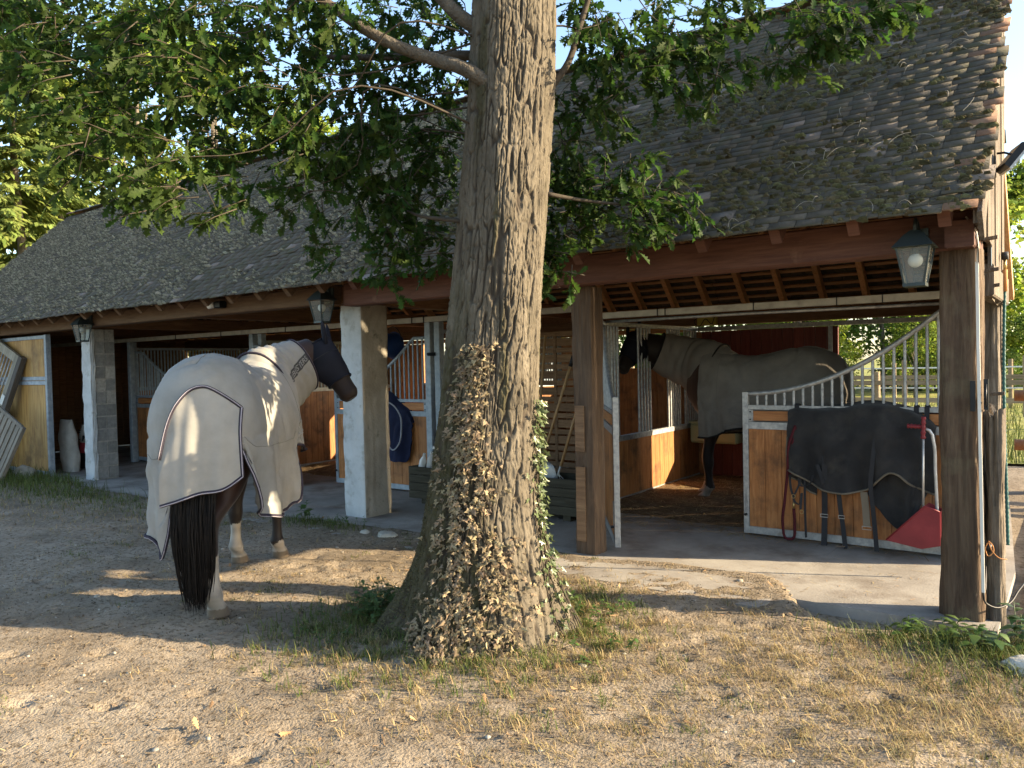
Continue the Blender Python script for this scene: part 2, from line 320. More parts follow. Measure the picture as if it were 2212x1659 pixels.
mi_all = np.where(pale, 1, 0); mi_all = np.where(verge & (rng.random(nt_) < .22), 2, mi_all)
M_tiles3 = [M_tile, M_tile_new, M_tile_red]
roof = place('roof', tilemesh(rest, False, 'roof', M_tiles3, np.repeat(mi_all[rest], 6)), barn, kind='stuff')
for t in near:
    me = tilemesh(np.array([t]), False, 'tile', M_tiles3[mi_all[t]]); c = cen[t]
    me.transform(Matrix.Translation(-Vector(c))); o = place('tile', me, roof); o.location = c
place('rear_roof', tilemesh(np.where(tiles[:, 1] < cutverge(tiles[:, 2], True) + .03)[0], True, 'rear_roof', M_tile), barn, kind='stuff')
XR = .12
# ridge tiles
for k in range(46):
    x0 = XL + k * .357; p = roofp(x0, SL, 0); q = roofp(x0 + .39, SL, 0)
    a = np.linspace(-1.05, 1.05, 7); V = []
    for pp, rr in ((p, .115), (q, .105)):
        for th_ in (rr, rr - .014):
            V.append(np.stack([np.full(7, pp[0]), RY + th_ * 1.25 * np.sin(a), pp[2] - .03 + th_ * np.cos(a)], -1))
    V = np.array(V); b_ = MB(); b_.grid(V[[0, 2]]); b_.grid(V[[1, 3]], flip=True); b_.grid(V[[0, 1]], flip=True); b_.grid(V[[2, 3]]); b_.build('ridge_tile', M_tile if k % 5 else M_tile_red, roof)
# moss: lumps along the lower edges of the tiles and loose fibres
def tufts(P, ax, n, size, hgt, seed):
    r = np.random.default_rng(seed); k = 7; th = np.arange(k) * 2 * math.pi / k
    rad = size[:, None] * r.uniform(.55, 1.25, (n, k)); X_ = rad * np.cos(th) * 2.5; S_ = rad * np.sin(th) * .65
    base = np.stack([X_, S_, -.012 - .02 * (S_ < 0) * r.random((n, k))], -1); top = np.stack([r.normal(0, .3, n) * size, r.normal(0, .2, n) * size, hgt], -1)
    mid = base * .62 + top[:, None] * np.array([.3, .3, .85]) * r.uniform(.5, 1.2, (n, k, 1)); mid[..., 2] = hgt[:, None] * r.uniform(.1, 1.35, (n, k))
    loc = np.concatenate([base, mid, top[:, None]], 1); q = roofp((P[:, 0, None] + loc[..., 0]), P[:, 1, None] + loc[..., 1], P[:, 2, None] + loc[..., 2])
    f = [(j, (j + 1) % k, k + (j + 1) % k) for j in range(k)] + [(j, k + (j + 1) % k, k + j) for j in range(k)] + [(k + j, k + (j + 1) % k, 2 * k) for j in range(k)]
    return q.reshape(-1, 3), (np.arange(n)[:, None, None] * (2 * k + 1) + np.array(f)[None]).reshape(-1, 3)
dens = fbm(tiles[:, 0] * 1.2, tiles[:, 2] * 1.6, 41); dens = dens + .08 * (tiles[:, 0] < -5) + .05 * (tiles[:, 0] > -.8)
pick = np.where((rng.random(nt_) < np.clip((dens - .40) * 5.5, 0.10, .98)))[0]; pick = np.concatenate([pick, pick, pick, pick[rng.random(len(pick)) < .5]])
n = len(pick); P_ = np.stack([rng.uniform(tiles[pick, 0], tiles[pick, 1]), tiles[pick, 2] + rng.uniform(-.025, .03, n), .034 + lift[pick] * .4], -1)
V, F = tufts(P_, None, n, rng.uniform(.006, .017, n) * np.where(rng.random(n) < .10, 1.6, 1), rng.uniform(.005, .017, n), 43)
m_ = 60000; t = pick[rng.integers(0, n, m_)]; bx = rng.uniform(tiles[t, 0], tiles[t, 1]); bs = tiles[t, 2] + rng.normal(.0, .02, m_); L_ = rng.uniform(.012, .035, m_)
an = rng.uniform(0, 2 * math.pi, m_); hh = rng.uniform(.0, .8, m_); p0 = roofp(bx, bs, .045); p1 = roofp(bx + .005, bs + .004, .045); p2 = roofp(bx + L_ * np.cos(an), bs + L_ * np.sin(an) * .8, .045 + L_ * hh)
Fv = np.stack([p0, p1, p2], 1).reshape(-1, 3); V2 = np.concatenate([V, Fv]); F2 = np.concatenate([F, len(V) + np.arange(m_ * 3).reshape(-1, 3)])
cxm = V2[F2[:, 0], 0] + .9 * (fbm(V2[F2[:, 0], 0] * .8, V2[F2[:, 0], 2] * 1.2, 47) - .5) * 4
place('roof_moss', fastmesh('roof_moss', V2, F2, [M_moss, M_mossdrylit], False, np.where(cxm < -4.2, 1, 0)), barn, kind='stuff')
M_stalk = mat('dry_stalk', [(.22, .20, .16), (.34, .31, .25)], rough=.9, bump=0)
st = MB()
for k in range(70):
    x, s0 = -abs(rng.normal(0, 1.6)) + .05, rng.uniform(.05, 2.4); a = rng.uniform(0, 6.3); l = rng.uniform(.05, .16)
    tt = np.linspace(0, 1, 5); cv = rng.normal(0, .5)
    st.tube(roofp(x + l * tt * np.cos(a + cv * tt), s0 + l * tt * np.sin(a + cv * tt), .055 + .04 * np.sin(tt * 3) * rng.random()), .0016, 4)
st.build('roof_litter', M_stalk, barn, kind='stuff')
# rafters, battens
for k in range(34):
    x = XR - .13 - k * .492 + rng.uniform(-.02, .02)
    for rear in (False, True):
        s0, s1 = (.03, SL - .03) if not rear else (.02, SL - .03)
        a, b = roofp(x, s0, -.062, rear), roofp(x, s1, -.062, rear)
        MB().bar(a, b, (.065, 0, 0), np.array([0, NY * (1 if not rear else -1), NZ]) * .105, .06).build('rafter', M_raft if rear else (M_beam_red if x > -5.4 else M_beam), barn)
for k in range(13):
    s0 = .10 + k * .118
    for q in range(5):
        x0, x1 = XL + .05 + q * 3.22, XL + .05 + (q + 1) * 3.22 - .01
        a, b = roofp(x0, s0, .004, True), roofp(x1, s0, .004, True)
        MB().bar(a, b, np.array([0, -UY, UZ]) * .04, np.array([0, -NY, NZ]) * .022, .1).build('batten', M_batten, barn)
for s0, nm in ((.075, 'eave_board'),):
    for q in range(5):
        x0, x1 = XL + .03 + q * 3.22, XL + .03 + (q + 1) * 3.22 - .01
        for rear in (False, True):
            a, b = roofp(x0, s0, .008, rear), roofp(x1, s0, .008, rear); k = -1 if rear else 1
            MB().bar(a, b, np.array([0, k * UY, UZ]) * .10, np.array([0, k * NY, NZ]) * .02, .1).build(nm, M_beam, barn)
# beams
def beam(x0, x1, y0, y1, z0, z1, m, name='beam'):
    return MB().bar((x0, (y0 + y1) / 2, (z0 + z1) / 2), (x1, (y0 + y1) / 2, (z0 + z1) / 2), (0, y1 - y0, 0), (0, 0, z1 - z0), .06).build(name, m, barn)
beam(-5.42, .10, -.09, .09, 2.222, 2.45, M_beam_red, 'front_beam')
beam(-11.0, -5.66, -.09, .09, 2.262, 2.45, M_beam, 'front_beam'); beam(-16.2, -11.01, -.09, .09, 2.255, 2.45, M_beam, 'front_beam')
beam(-16.2, -.12, 4.52, 4.66, 2.06, 2.20, M_beam, 'rear_beam')
beam(-16.2, -.12, 4.53, 4.65, 2.202, 2.31, M_beam_y, 'wall_plate')
beam(-16.2, .08, 2.06, 2.24, 4.50, 4.70, M_beam, 'ridge_beam')
for x in (-5.65, -8.5, -11.3, -13.8, -16.1): # tie beams and king posts
    MB().bar((x, .1, 2.36), (x, 4.5, 2.36), (.14, 0, 0), (0, 0, .18), .06).build('tie_beam', M_beam_y, barn)
    if x > -16: MB().bar((x, 2.15, 2.44), (x, 2.15, 4.5), (.13, 0, 0), (0, .13, 0), .06).build('king_post', M_beam_y, barn)
def rough_post(x0, x1, y0, y1, z0, z1, seed, amp=.008, nz=46, per=40, cracks=(), topcut=0.0, lean=(0, 0), round_=.12, taper=0.0, iso=False):
    """hewn post: rounded-rectangle rings displaced by grain noise, with drying cracks"""
    b = MB(); zz = np.linspace(0, 1, nz); V = np.zeros((nz, per, 3)); a_ = np.arange(per) / per * 4
    cx, cy, hx, hy = (x0 + x1) / 2, (y0 + y1) / 2, (x1 - x0) / 2, (y1 - y0) / 2
    u = np.where(a_ < 1, -1 + 2 * a_, np.where(a_ < 2, 1, np.where(a_ < 3, 1 - 2 * (a_ - 2), -1))); v = np.where(a_ < 1, -1, np.where(a_ < 2, -1 + 2 * (a_ - 1), np.where(a_ < 3, 1, 1 - 2 * (a_ - 3))))
    k = 1 - round_ * (np.abs(u * v)) ** 3; u, v = u * k, v * k
    for i_, t in enumerate(zz):
        z = z0 + (z1 - z0) * t
        g = amp * 2 * (vn(np.arange(per) * .8, np.full(per, z * 1.6), seed, per * .8 and 32) - .5) + amp * (vn(np.arange(per) * 1.9, np.full(per, z * 7), seed + 1) - .5)
        if iso: g = amp * 2.2 * (fbm(np.cos(a_ * math.pi / 2) * 4 + 9, np.sin(a_ * math.pi / 2) * 4 + z * 9, seed) - .5)
        for c, zc0, zc1, dep in cracks:
            if zc0 < z < zc1:
                q = np.abs(a_ - (c + .04 * math.sin(z * 5 + seed))); g = g - dep * np.exp(-(q / .05) ** 2)
        f_ = 1 + taper * (1 - t); ztop = topcut * (vn(a_ * 3, a_ * 0, seed + 4) - .2) if i_ == nz - 1 else 0
        V[i_, :, 0] = cx + (u * hx * f_) + g * u + lean[0] * z; V[i_, :, 1] = cy + (v * hy * f_) + g * v + lean[1] * z; V[i_, :, 2] = z + ztop
    b.grid(V, close=True); b.add(V[-1], [tuple(range(per))]); return b
rough_post(-.105, .118, -.075, .16, -.05, 2.222, 3, .012, cracks=((.55, .3, 2.2, .018), (.72, .1, 1.3, .012), (1.5, .2, 2.0, .015)), taper=.05).build('corner_post', M_post, barn, True)
rough_post(-2.83, -2.64, .10, .30, -.02, 2.222, 9, .007, cracks=((.5, .8, 2.1, .008),), round_=.06).build('inner_post', M_inner, barn)
for zc, zd in ((1.05, .38), (.42, .62)):       # pale patched scarf plates on the inner post
    MB().bar((-2.765, .095, zc - zd / 2), (-2.765, .095, zc + zd / 2), (.088, 0, 0), (0, .014, 0), .1).build('post_patch', M_trellis, barn)
rough_post(-.27, -.10, 4.5, 4.68, -.02, 2.3, 19, .008, cracks=((1.5, .3, 2.1, .012),)).build('rear_post', M_post2, barn)
rough_post(-.06, .10, 1.38, 1.56, -.02, 2.3, 17, .006).build('side_post', M_post2, barn)
# wall-plate stub and pegs by the corner post
MB().bar((.02, -.20, 2.30), (.02, .3, 2.30), (.15, 0, 0), (0, 0, .155), .06).build('purlin_stub', M_beam_red, barn)
MB().bar((.105, .28, 2.06), (.105, 1.5, 2.06), (.10, 0, 0), (0, 0, .2), .1).build('side_beam', M_post2, barn)
# gable boards
k = 0; y = -.42
while y < 4.6:
    wd = rng.uniform(.15, .2); zt = EZ - .05 + UZ / UY * (min(y, 2 * RY - y - wd, RY) - EY) if y < RY else EZ - .05 + UZ / UY * (2 * RY - (y + wd) - EY)
    zb = (2.30 if y < .3 else 1.98) + rng.uniform(-.05, .03); zb = zb if y < 1.4 else 0.02
    if zt > zb + .05:
        b_ = MB(); x0 = float(xg(y + .1)) - .03 + rng.uniform(0, .012); dz = .0 + (UZ / UY) * wd * (1 if y + wd < RY else -1 if y > RY else 0)
        V = [(xx, yy, zz) for xx in (x0, x0 + .024) for yy, zz in ((y, zb), (y + wd - .006, zb + rng.uniform(-.02, .02)), (y + wd - .006, zt + max(dz, 0)), (y, zt - min(dz, 0)))]
        b_.add(V, [(0, 3, 2, 1), (4, 5, 6, 7), (0, 1, 5, 4), (1, 2, 6, 5), (2, 3, 7, 6), (3, 0, 4, 7)]); b_.build('gable_board', M_post2, barn)
    y += wd; k += 1
for rear in (False, True):       # weathered barge boards along the verge
    y_a, y_b = (EY, RY) if not rear else (2 * RY - EY, RY); a, b = roofp(xg(y_a) + .012, -.02, -.10, rear), roofp(xg(y_b) + .012, SL - .02, -.10, rear)
    MB().bar(a, b, (.026, 0, 0), np.array([0, NY * (-1 if rear else 1), NZ]) * .19, .1).build('barge_board', M_post2, barn)
# pillars
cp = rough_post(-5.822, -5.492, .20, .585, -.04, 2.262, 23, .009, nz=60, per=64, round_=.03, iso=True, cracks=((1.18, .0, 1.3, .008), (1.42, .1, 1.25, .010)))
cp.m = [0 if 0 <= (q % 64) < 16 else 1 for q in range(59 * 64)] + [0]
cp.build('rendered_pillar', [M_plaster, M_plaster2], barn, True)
lp = rough_post(-11.47, -11.405, .095, .145, -.04, 2.255, 27, .004)      # core behind, then plaster skin and blocks
pil = MB().box(-11.455, -11.235, .145, .455, -.03, 2.25).build('block_pillar', M_mortar, barn)
sk_ = rough_post(-11.475, -11.212, .082, .150, -.04, 2.252, 29, .010, nz=50, per=40, round_=.02, iso=True); sk_.build('plaster_skin', M_plaster, pil)
bm_ = None
for c in range(12):
    z0 = .01 + c * .188
    for j in range(2):
        y0 = .156 + j * .152 + rng.uniform(-.004, .004); b_ = MB(); pr = rng.uniform(.002, .012)
        b_.bar((-11.30, y0 + .07, z0 + .088), (-11.232 + pr, y0 + .07, z0 + .088), (0, .138, 0), (0, 0, .168), .05); b_.build('block', M_block if rng.random() > .3 else M_mortar, pil)
for z0 in (1.95, 1.85):
    pass
# ------------------------------------------------------------------ stall fronts, partitions, rear wall
def bx(parent, name, m, x0, x1, y0, y1, z0, z1, ch=.05, **k):
    """chamfered box part, long axis picked for the chamfer"""
    d = (x1 - x0, y1 - y0, z1 - z0); c = ((x0 + x1) / 2, (y0 + y1) / 2, (z0 + z1) / 2); a = int(np.argmax(d)); b = MB()
    e = np.eye(3); o = [q for q in range(3) if q != a]; p0 = np.array(c) - e[a] * d[a] / 2
    b.bar(p0, p0 + e[a] * d[a], e[o[0]] * d[o[0]], e[o[1]] * d[o[1]], ch); return b.build(name, m, parent, **k)
def swoop(t): return 1.285 + .66 * np.clip(t, 0, 1) ** 2.1
def stall_gate(label, loc, rz, W, hi='right', m=M_galv, wide=None, planks=M_larch, bars=True, zlo=0.0, barp=.0795, pw=.145):
    g = empty('stall_gate', loc, rz, label=label, cat='stall gate', group='metal framed stable gates'); z0 = .03 + zlo
    sx = (lambda x: x) if hi == 'right' else (lambda x: W - x)
    hl = 1.30; hr = 2.0
    for x, h in ((0, hl), (W - .05, hr)):
        q = (x, x + .05) if hi == 'right' else (W - x - .05, W - x); bx(g, 'stile', m, q[0], q[1], -.025, .025, z0, h)
    bx(g, 'bottom_rail', m, .05, W - .05, -.022, .022, z0, z0 + .065); bx(g, 'middle_rail', m, .05, W - .05, -.022, .022, .97, 1.035); bx(g, 'top_rail', m, .05, W - .05, -.02, .02, 1.145, 1.185)
    n = max(1, round((W - .1) / pw)); w_ = (W - .1) / n
    for k in range(n): bx(g, 'plank', planks, .05 + k * w_ + .001, .05 + (k + 1) * w_ - .001, -.014, .014, z0 + .06, .975, .12)
    th = np.linspace(-1.2, 1.2, 7); hw = .048
    pts = [(W - .11 + .05 * math.cos(a), hw * math.sin(a) * .95) for a in th] + [(.11 - .05 * math.cos(a), -hw * math.sin(a) * .95) for a in th]
    MB().prism(pts, (0, -.014, 1.09), (1, 0, 0), (0, 0, 1), (0, .028, 0)).build('name_board', M_larch_x, g, fixn=True)
    for x in (.05, W - .09): bx(g, 'end_plate', m, x, x + .045, -.019, -.015, 1.038, 1.142); 
    for x in (.07, W - .07):
        for z in (1.055, 1.125): MB().tube([(x, -.017, z), (x, -.026, z)], .007, 6).build('bolt', M_black, g)
    if bars:
        xs = np.linspace(0.03, W - .05, 26); t = xs / (W - .27); P_ = np.stack([[sx(x) for x in xs], xs * 0, swoop(t)], -1); MB().tube(P_, .0215, 10).build('curved_rail', m, g, True)
        x = .05 + barp
        while x < W - .06:
            zt = float(swoop(x / (W - .27))); MB().tube([(sx(x), 0, 1.18), (sx(x), 0, zt - .01)], .0125, 8, cap=False).build('bar', m, g, True); x += barp
    MB().tube([(sx(.025), -.03, .2), (sx(.025), -.03, .42)], .006, 6).build('bolt_rod', m, g); MB().tube([(sx(.025), -.03, .2), (sx(.025), -.055, .2)], .012, 8).build('bolt_knob', M_blackp, g)
    return g
stall_gate('closed galvanised stall gate with a swooping rail behind the hanging black rug', (-1.865, 1.45, 0), 0, 1.85)
stall_gate('open galvanised stall gate seen end-on beside the patched timber post', (-3.30, 1.42, 0), math.atan2(.34 - 1.42, -2.56 + 3.30), 1.31, hi='left')
stall_gate('stall gate behind the rendered pillar with the navy rug hung on it', (-7.62, 1.65, 0), 0, 1.75, m=M_galvb)
stall_gate('half-open stall gate just in front of the orange boarded partition', (-9.40, 1.62, 0), math.atan2(1.2 - 1.62, -7.93 + 9.40), 1.53, hi='left', m=M_galvb, planks=M_ply)
stall_gate('dark stall gate left of the standing horse with its rail falling rightwards', (-13.0, 1.68, 0), 0, 2.3, hi='left', m=M_galvb)
fr = empty('stall_front_frame', (0, 0, 0), label='galvanised posts and overhead sliding track of the stall fronts', cat='door frame')
bx(fr, 'track', M_track, -3.42, -.07, 1.415, 1.485, 2.035, 2.095); bx(fr, 'track', M_track, -16.1, -3.44, 1.60, 1.66, 2.135, 2.20)
for x in (-.7, -1.05, -1.75, -2.6, -2.68): bx(fr, 'track_joint', M_black, x, x + .006, 1.405, 1.49, 2.03, 2.10)
for x in (-4.8, -5.9, -6.1, -8.6, -10.2, -11.5): bx(fr, 'track_joint', M_black, x, x + .008, 1.59, 1.67, 2.13, 2.205)
MB().tube([(-3.3, 1.52, 2.005), (-1.8, 1.52, 2.01), (-.05, 1.52, 2.0)], .014, 8).build('conduit_pipe', M_galv, fr, True)
for x, y, h, m in ((-3.42, 1.42, 2.03, M_galv), (-3.345, 1.42, 2.03, M_galv), (-5.855, 1.65, 2.13, M_galvb), (-5.70, 1.65, 2.13, M_galvb), (-9.46, 1.66, 2.13, M_galvb), (-9.30, 1.70, 2.13, M_galvb), (-13.05, 1.68, 2.13, M_galvb), (-12.98, 1.60, 2.13, M_galvb)):
    bx(fr, 'post', m, x - .045, x + .045, y - .045, y + .045, 0.0, h)
for x, y, z in ((-5.78, 1.60, 1.74), (-13.0, 1.62, 1.95), (-13.0, 1.62, .45), (-3.33, 1.37, 1.62)): MB().tube([(x - .06, y, z), (x + .06, y, z)], .022, 8).build('hinge', M_black, fr)

def partition(label, x, ya, yb, zb, bars, planks, m=M_galv, ztop=2.04, dense=None):
    p = empty('stall_partition', (x, ya, 0), label=label, cat='partition', group='partitions between the stalls'); L = yb - ya
    n = round(L / .12); w_ = L / n
    for k in range(n): bx(p, 'plank', planks, -.016, .016, k * w_ + .001, (k + 1) * w_ - .001, .07, zb - .04, .12)
    bx(p, 'bottom_rail', m, -.025, .025, 0, L, .004, .07); bx(p, 'top_rail', m, -.025, .025, 0, L, zb - .04, zb + .02); bx(p, 'head_rail', m, -.02, .02, 0, L, ztop - .045, ztop)
    for a, b in bars:
        k = max(2, round((b - a) / .062)); 
        for y in np.linspace(a, b, k): MB().tube([(0, y - ya, zb + .02), (0, y - ya, ztop - .04)], .015, 8, cap=False).build('bar', m, p, True)
    return p
partition('low boarded partition with upright bars beside the rugged horse in the stall', -3.60, 1.50, 4.50, .74, [(1.55, 2.30), (2.80, 3.10), (3.60, 3.95), (4.12, 4.44)], M_larch)
partition('orange boarded partition lit behind the half-open gate', -9.45, 1.72, 4.50, 1.26, [(1.9, 4.4)], M_larch, M_track)
partition('partition of red boards behind the shovels and the trough', -5.72, 1.75, 4.50, 1.3, [(1.9, 4.4)], M_larch, M_galvb)
partition('dark partition deep inside the left stall', -13.2, 1.75, 4.50, 1.3, [(1.9, 4.4)], M_larch, M_galvb)
rw = empty('rear_wall', (0, 4.58, 0), label='boarded rear wall of the stable with open hatches', cat='wall')
x = -16.1
while x < -.30:
    w_ = .135; red = x > -3.62; openr = x > -1.86; mm = M_redwall if red else M_larch
    if openr: bx(rw, 'plank', mm, x, x + w_ - .003, -.016, .016, .02, .95, .12)
    elif -8.7 < x < -6.3: bx(rw, 'plank', mm, x, x + w_ - .003, -.016, .016, .02, 1.25, .12)
    elif -4.9 < x < -3.72: bx(rw, 'plank', mm, x, x + w_ - .003, -.016, .016, .02, 1.5, .12)
    else: bx(rw, 'plank', mm, x, x + w_ - .003, -.016, .016, .02, 1.98, .12)
    x += w_
bx(rw, 'head_rail', M_galv, -3.6, -.27, -.03, .03, 1.985, 2.04); bx(rw, 'hatch_post', M_galv, -1.905, -1.855, -.035, .03, .02, 1.98); bx(rw, 'hatch_post', M_galv, -3.68, -3.62, -.03, .03, .02, 2.0); bx(rw, 'hatch_sill', M_galv, -1.85, -.27, -.03, .03, .955, 1.0)
bx(rw, 'hatch_sill', M_galvb, -8.7, -6.3, -.03, .03, 1.255, 1.30); bx(rw, 'head_rail', M_larch_x, -16.1, -3.7, -.03, .03, 1.985, 2.05)
ew = empty('end_wall', (-16.2, 0, 0), label='boarded far end wall of the stable', cat='wall')
for k in range(32):
    y = .05 + k * .142; zt = EZ - .15 + UZ / UY * (min(y, 2 * RY - y - .142) - EY)
    bx(ew, 'plank', M_beam_y, -.016, .016, y, y + .139, .02, zt, .1)
for k in range(14): bx(ew, 'front_plank', M_beam_y, .03 + k * .132, .16 + k * .132, .02, .05, .02, 2.24, .1)
# hung plastic feed trough and salt-lick inside the right stall
ft = empty('feed_trough', (-3.30, 4.25, .62), label='small pale green corner manger low behind the stalled horse', cat='manger')
M_pgreen = mat('pale_green_plastic', [(.30, .34, .20), (.36, .40, .25)], rough=.5, bump=0)
MB().bar((-.25, .08, .02), (.35, .08, .02), (0, .34, 0), (0, 0, .26), .12).build('tub', M_pgreen, ft); bx(ft, 'rim', M_pgreen, -.27, .37, -.11, .27, .15, .175)
# ------------------------------------------------------------------ bedding
M_straw = mat('straw_litter', [(.20, .13, .06), (.34, .24, .12), (.46, .34, .18)], rough=.9, bump=0, isl=.45, hue=.02, rnd=0)
M_bed = mat('bedding_base', [(.10, .065, .035), (.18, .12, .065), (.26, .18, .10)], nscale=9, rough=1, bump=.9, bscale=70, bdist=.02, rnd=0)
def flakes(P, l, wv, tilt, seed):
    r = np.random.default_rng(seed); n = len(P); a = r.uniform(0, 2 * math.pi, n); d = np.stack([np.cos(a), np.sin(a), r.normal(0, tilt, n)], -1); s = np.stack([-np.sin(a), np.cos(a), r.normal(0, tilt, n)], -1)
    l = l[:, None]; wv = wv[:, None]; V = np.stack([P - d * l / 2 - s * wv / 2, P + d * l / 2 - s * wv / 2 * .7, P + d * l / 2 + s * wv / 2, P - d * l / 2 + s * wv / 2 * .7], 1)
    V[:, :, 2] = np.maximum(V[:, :, 2], P[:, None, 2] - .002); return V.reshape(-1, 3), np.arange(n * 4).reshape(-1, 4)
for k, (x0, x1, y0, y1, nm, lab, nn) in enumerate(((-3.57, -.32, 1.75, 4.54, 9000, 'straw and shavings strewn over the floor of the right stall', 1), (-9.4, -5.8, 2.1, 4.54, 5000, 'brown shavings bedding in the stall behind the pillar', 2))):
    g1 = np.linspace(x0, x1, 60); g2 = np.linspace(y0 - .25, y1, 48); X, Y = np.meshgrid(g1, g2, indexing='ij')
    bh = lambda X, Y: np.clip((Y - y0 + .25 * (fbm(X * 2, Y * 0, 51 + k) - .5)) / .5, 0, 1) * (.035 + .05 * fbm(X * 2.2, Y * 2.2, 53 + k)) - .006
    V1 = np.stack([X, Y, bh(X, Y)], -1).reshape(-1, 3); a, b = X.shape; i = (np.arange(a - 1)[:, None] * b + np.arange(b - 1)[None]).ravel(); F1 = np.stack([i, i + b, i + b + 1, i + 1], -1)
    n = nm; px = rng.uniform(x0 + .05, x1 - .05, n); py = y0 - .45 + (y1 - y0 + .40) * rng.random(n) ** .8; P_ = np.stack([px, py, np.maximum(bh(px, py), 0) + rng.uniform(.003, .014, n)], -1)
    V2, F2 = flakes(P_, rng.uniform(.02, .12, n), rng.uniform(.003, .009, n), .15, 57 + k)
    me = fastmesh('stall_bedding', np.concatenate([V1, V2]), np.concatenate([F1, len(V1) + F2]), [M_bed, M_straw], False, np.concatenate([np.zeros(len(F1)), np.ones(len(F2))]))
    place('stall_bedding', me, kind='stuff', label=lab, cat='bedding')
# ------------------------------------------------------------------ lanterns
M_lamp = mat('lantern_dark_green', [(.03, .04, .042), (.055, .07, .07)], rough=.45, bump=.05, metal=.4)
M_glass = glassmat('lantern_glass'); M_bulb = mat('white_bulb_glass', [(.72, .72, .70), (.80, .80, .78)], rough=.25, bump=0)
def lantern(label, loc, s=1.0):
    g = empty('lantern', loc, 0, label=label, cat='lantern', group='coach lanterns along the eave')
    def ring(w, z): return [(-w, -w, z), (w, -w, z), (w, w, z), (-w, w, z)]
    b = MB(); r = [ring(.112 * s, .20 * s), ring(.055 * s, .275 * s), ring(.028 * s, .30 * s)]; V = np.array(r); b.grid(V, close=True); b.add(V[0], [(3, 2, 1, 0)]); b.add(V[2], [(0, 1, 2, 3)]); b.build('roof', M_lamp, g)
    MB().tube([(0, 0, .29 * s), (0, 0, .34 * s)], .012 * s, 8).build('finial', M_lamp, g)
    T, B = ring(.088 * s, .198 * s), ring(.052 * s, -.012 * s)
    for q in range(4):
        MB().bar(T[q], B[q], (.012 * s, 0, 0), (0, .012 * s, 0), .1).build('corner_bar', M_lamp, g)
        a, c, d, e = (np.array(v) * (1, 1, 1) for v in (T[q], T[(q + 1) % 4], B[(q + 1) % 4], B[q])); MB().add([a * .985, c * .985, d * .985, e * .985], [(0, 1, 2, 3)]).build('pane', M_glass, g)
    bx(g, 'base', M_lamp, -.06 * s, .06 * s, -.06 * s, .06 * s, -.03 * s, -.01 * s)
    th = np.linspace(0, math.pi, 9); b = MB(); b.tube([(0, 0, .125 * s + .042 * s * -math.cos(a)) for a in th], [max(.004, .042 * s * math.sin(a)) for a in th], 14); b.build('bulb', M_bulb, g, True)
    MB().tube([(0, 0, .155 * s), (0, 0, .2 * s)], .02 * s, 10).build('socket', M_lamp, g)
    d = -loc[1] - .1
    MB().tube(curve([(0, d, .22 * s), (0, d * .6, .34 * s), (0, .02, .37 * s), (0, 0, .31 * s)], 9), .011 * s, 8).build('bracket', M_lamp, g, True); bx(g, 'wall_plate', M_lamp, -.05 * s, .05 * s, d - .02, d + .005, .18 * s, .33 * s)
    return g
lantern('black lantern on the beam beside the right corner post', (-.20, -.26, 2.035), 1.0)
lantern('lantern hanging beside the top of the rendered pillar above the horse head', (-5.60, -.22, 2.085), 1.0)
lantern('leftmost lantern, on the white block pillar', (-10.76, -.22, 2.075), 1.05)
# ------------------------------------------------------------------ things standing and hanging in the stable
M_steel = mat('dull_aluminium', [(.34, .34, .33), (.46, .46, .45), (.55, .54, .52)], nscale=12, rough=.45, bump=.05, metal=.6)
M_ash = wood('ash_handle', [(.26, .15, .065), (.36, .22, .10), (.42, .28, .14)], (20, 20, 1.5), rough=.5)
M_blackrug = mat('black_rug_cloth', [(.012, .012, .013), (.021, .021, .022), (.036, .034, .032)], nscale=3.5, rough=.95, bump=.4, bscale=220, bdist=.003, wear=((.060, .055, .046), 3.2, .52, .80), sheen=.2)
M_trimg = mat('grey_tan_piping', [(.13, .11, .08), (.19, .16, .12)], rough=.9, bump=.2)
M_strap = mat('dark_webbing', [(.02, .021, .024), (.035, .036, .04)], rough=.9, bump=.3, bscale=200)
M_navy = mat('navy_rug_cloth', [(.006, .009, .03), (.010, .015, .045), (.016, .022, .06)], nscale=4, rough=.9, bump=.3, bscale=200, bdist=.003)
M_silver = mat('grey_binding', [(.22, .23, .26), (.30, .31, .34)], rough=.8, bump=.2)
M_blue = mat('blue_plastic', [(.008, .03, .11), (.014, .045, .16)], rough=.4, bump=0)
M_redp = mat('red_plastic', [(.15, .018, .024), (.21, .026, .033), (.26, .04, .045)], nscale=4, rough=.45, bump=.05, rnd=0)
M_rope = mat('dark_red_rope', [(.06, .009, .013), (.095, .013, .019)], nscale=60, rough=.9, bump=.6, bscale=120)
M_brass = mat('brass_clip', [(.45, .33, .14), (.58, .44, .2)], rough=.35, metal=.9, bump=0)
M_whitep = mat('white_plastic', [(.66, .66, .63), (.74, .74, .71)], rough=.4, bump=0)
M_conduit = mat('cream_trunking', [(.58, .56, .50), (.66, .64, .58)], nscale=10, rough=.6, bump=.05)
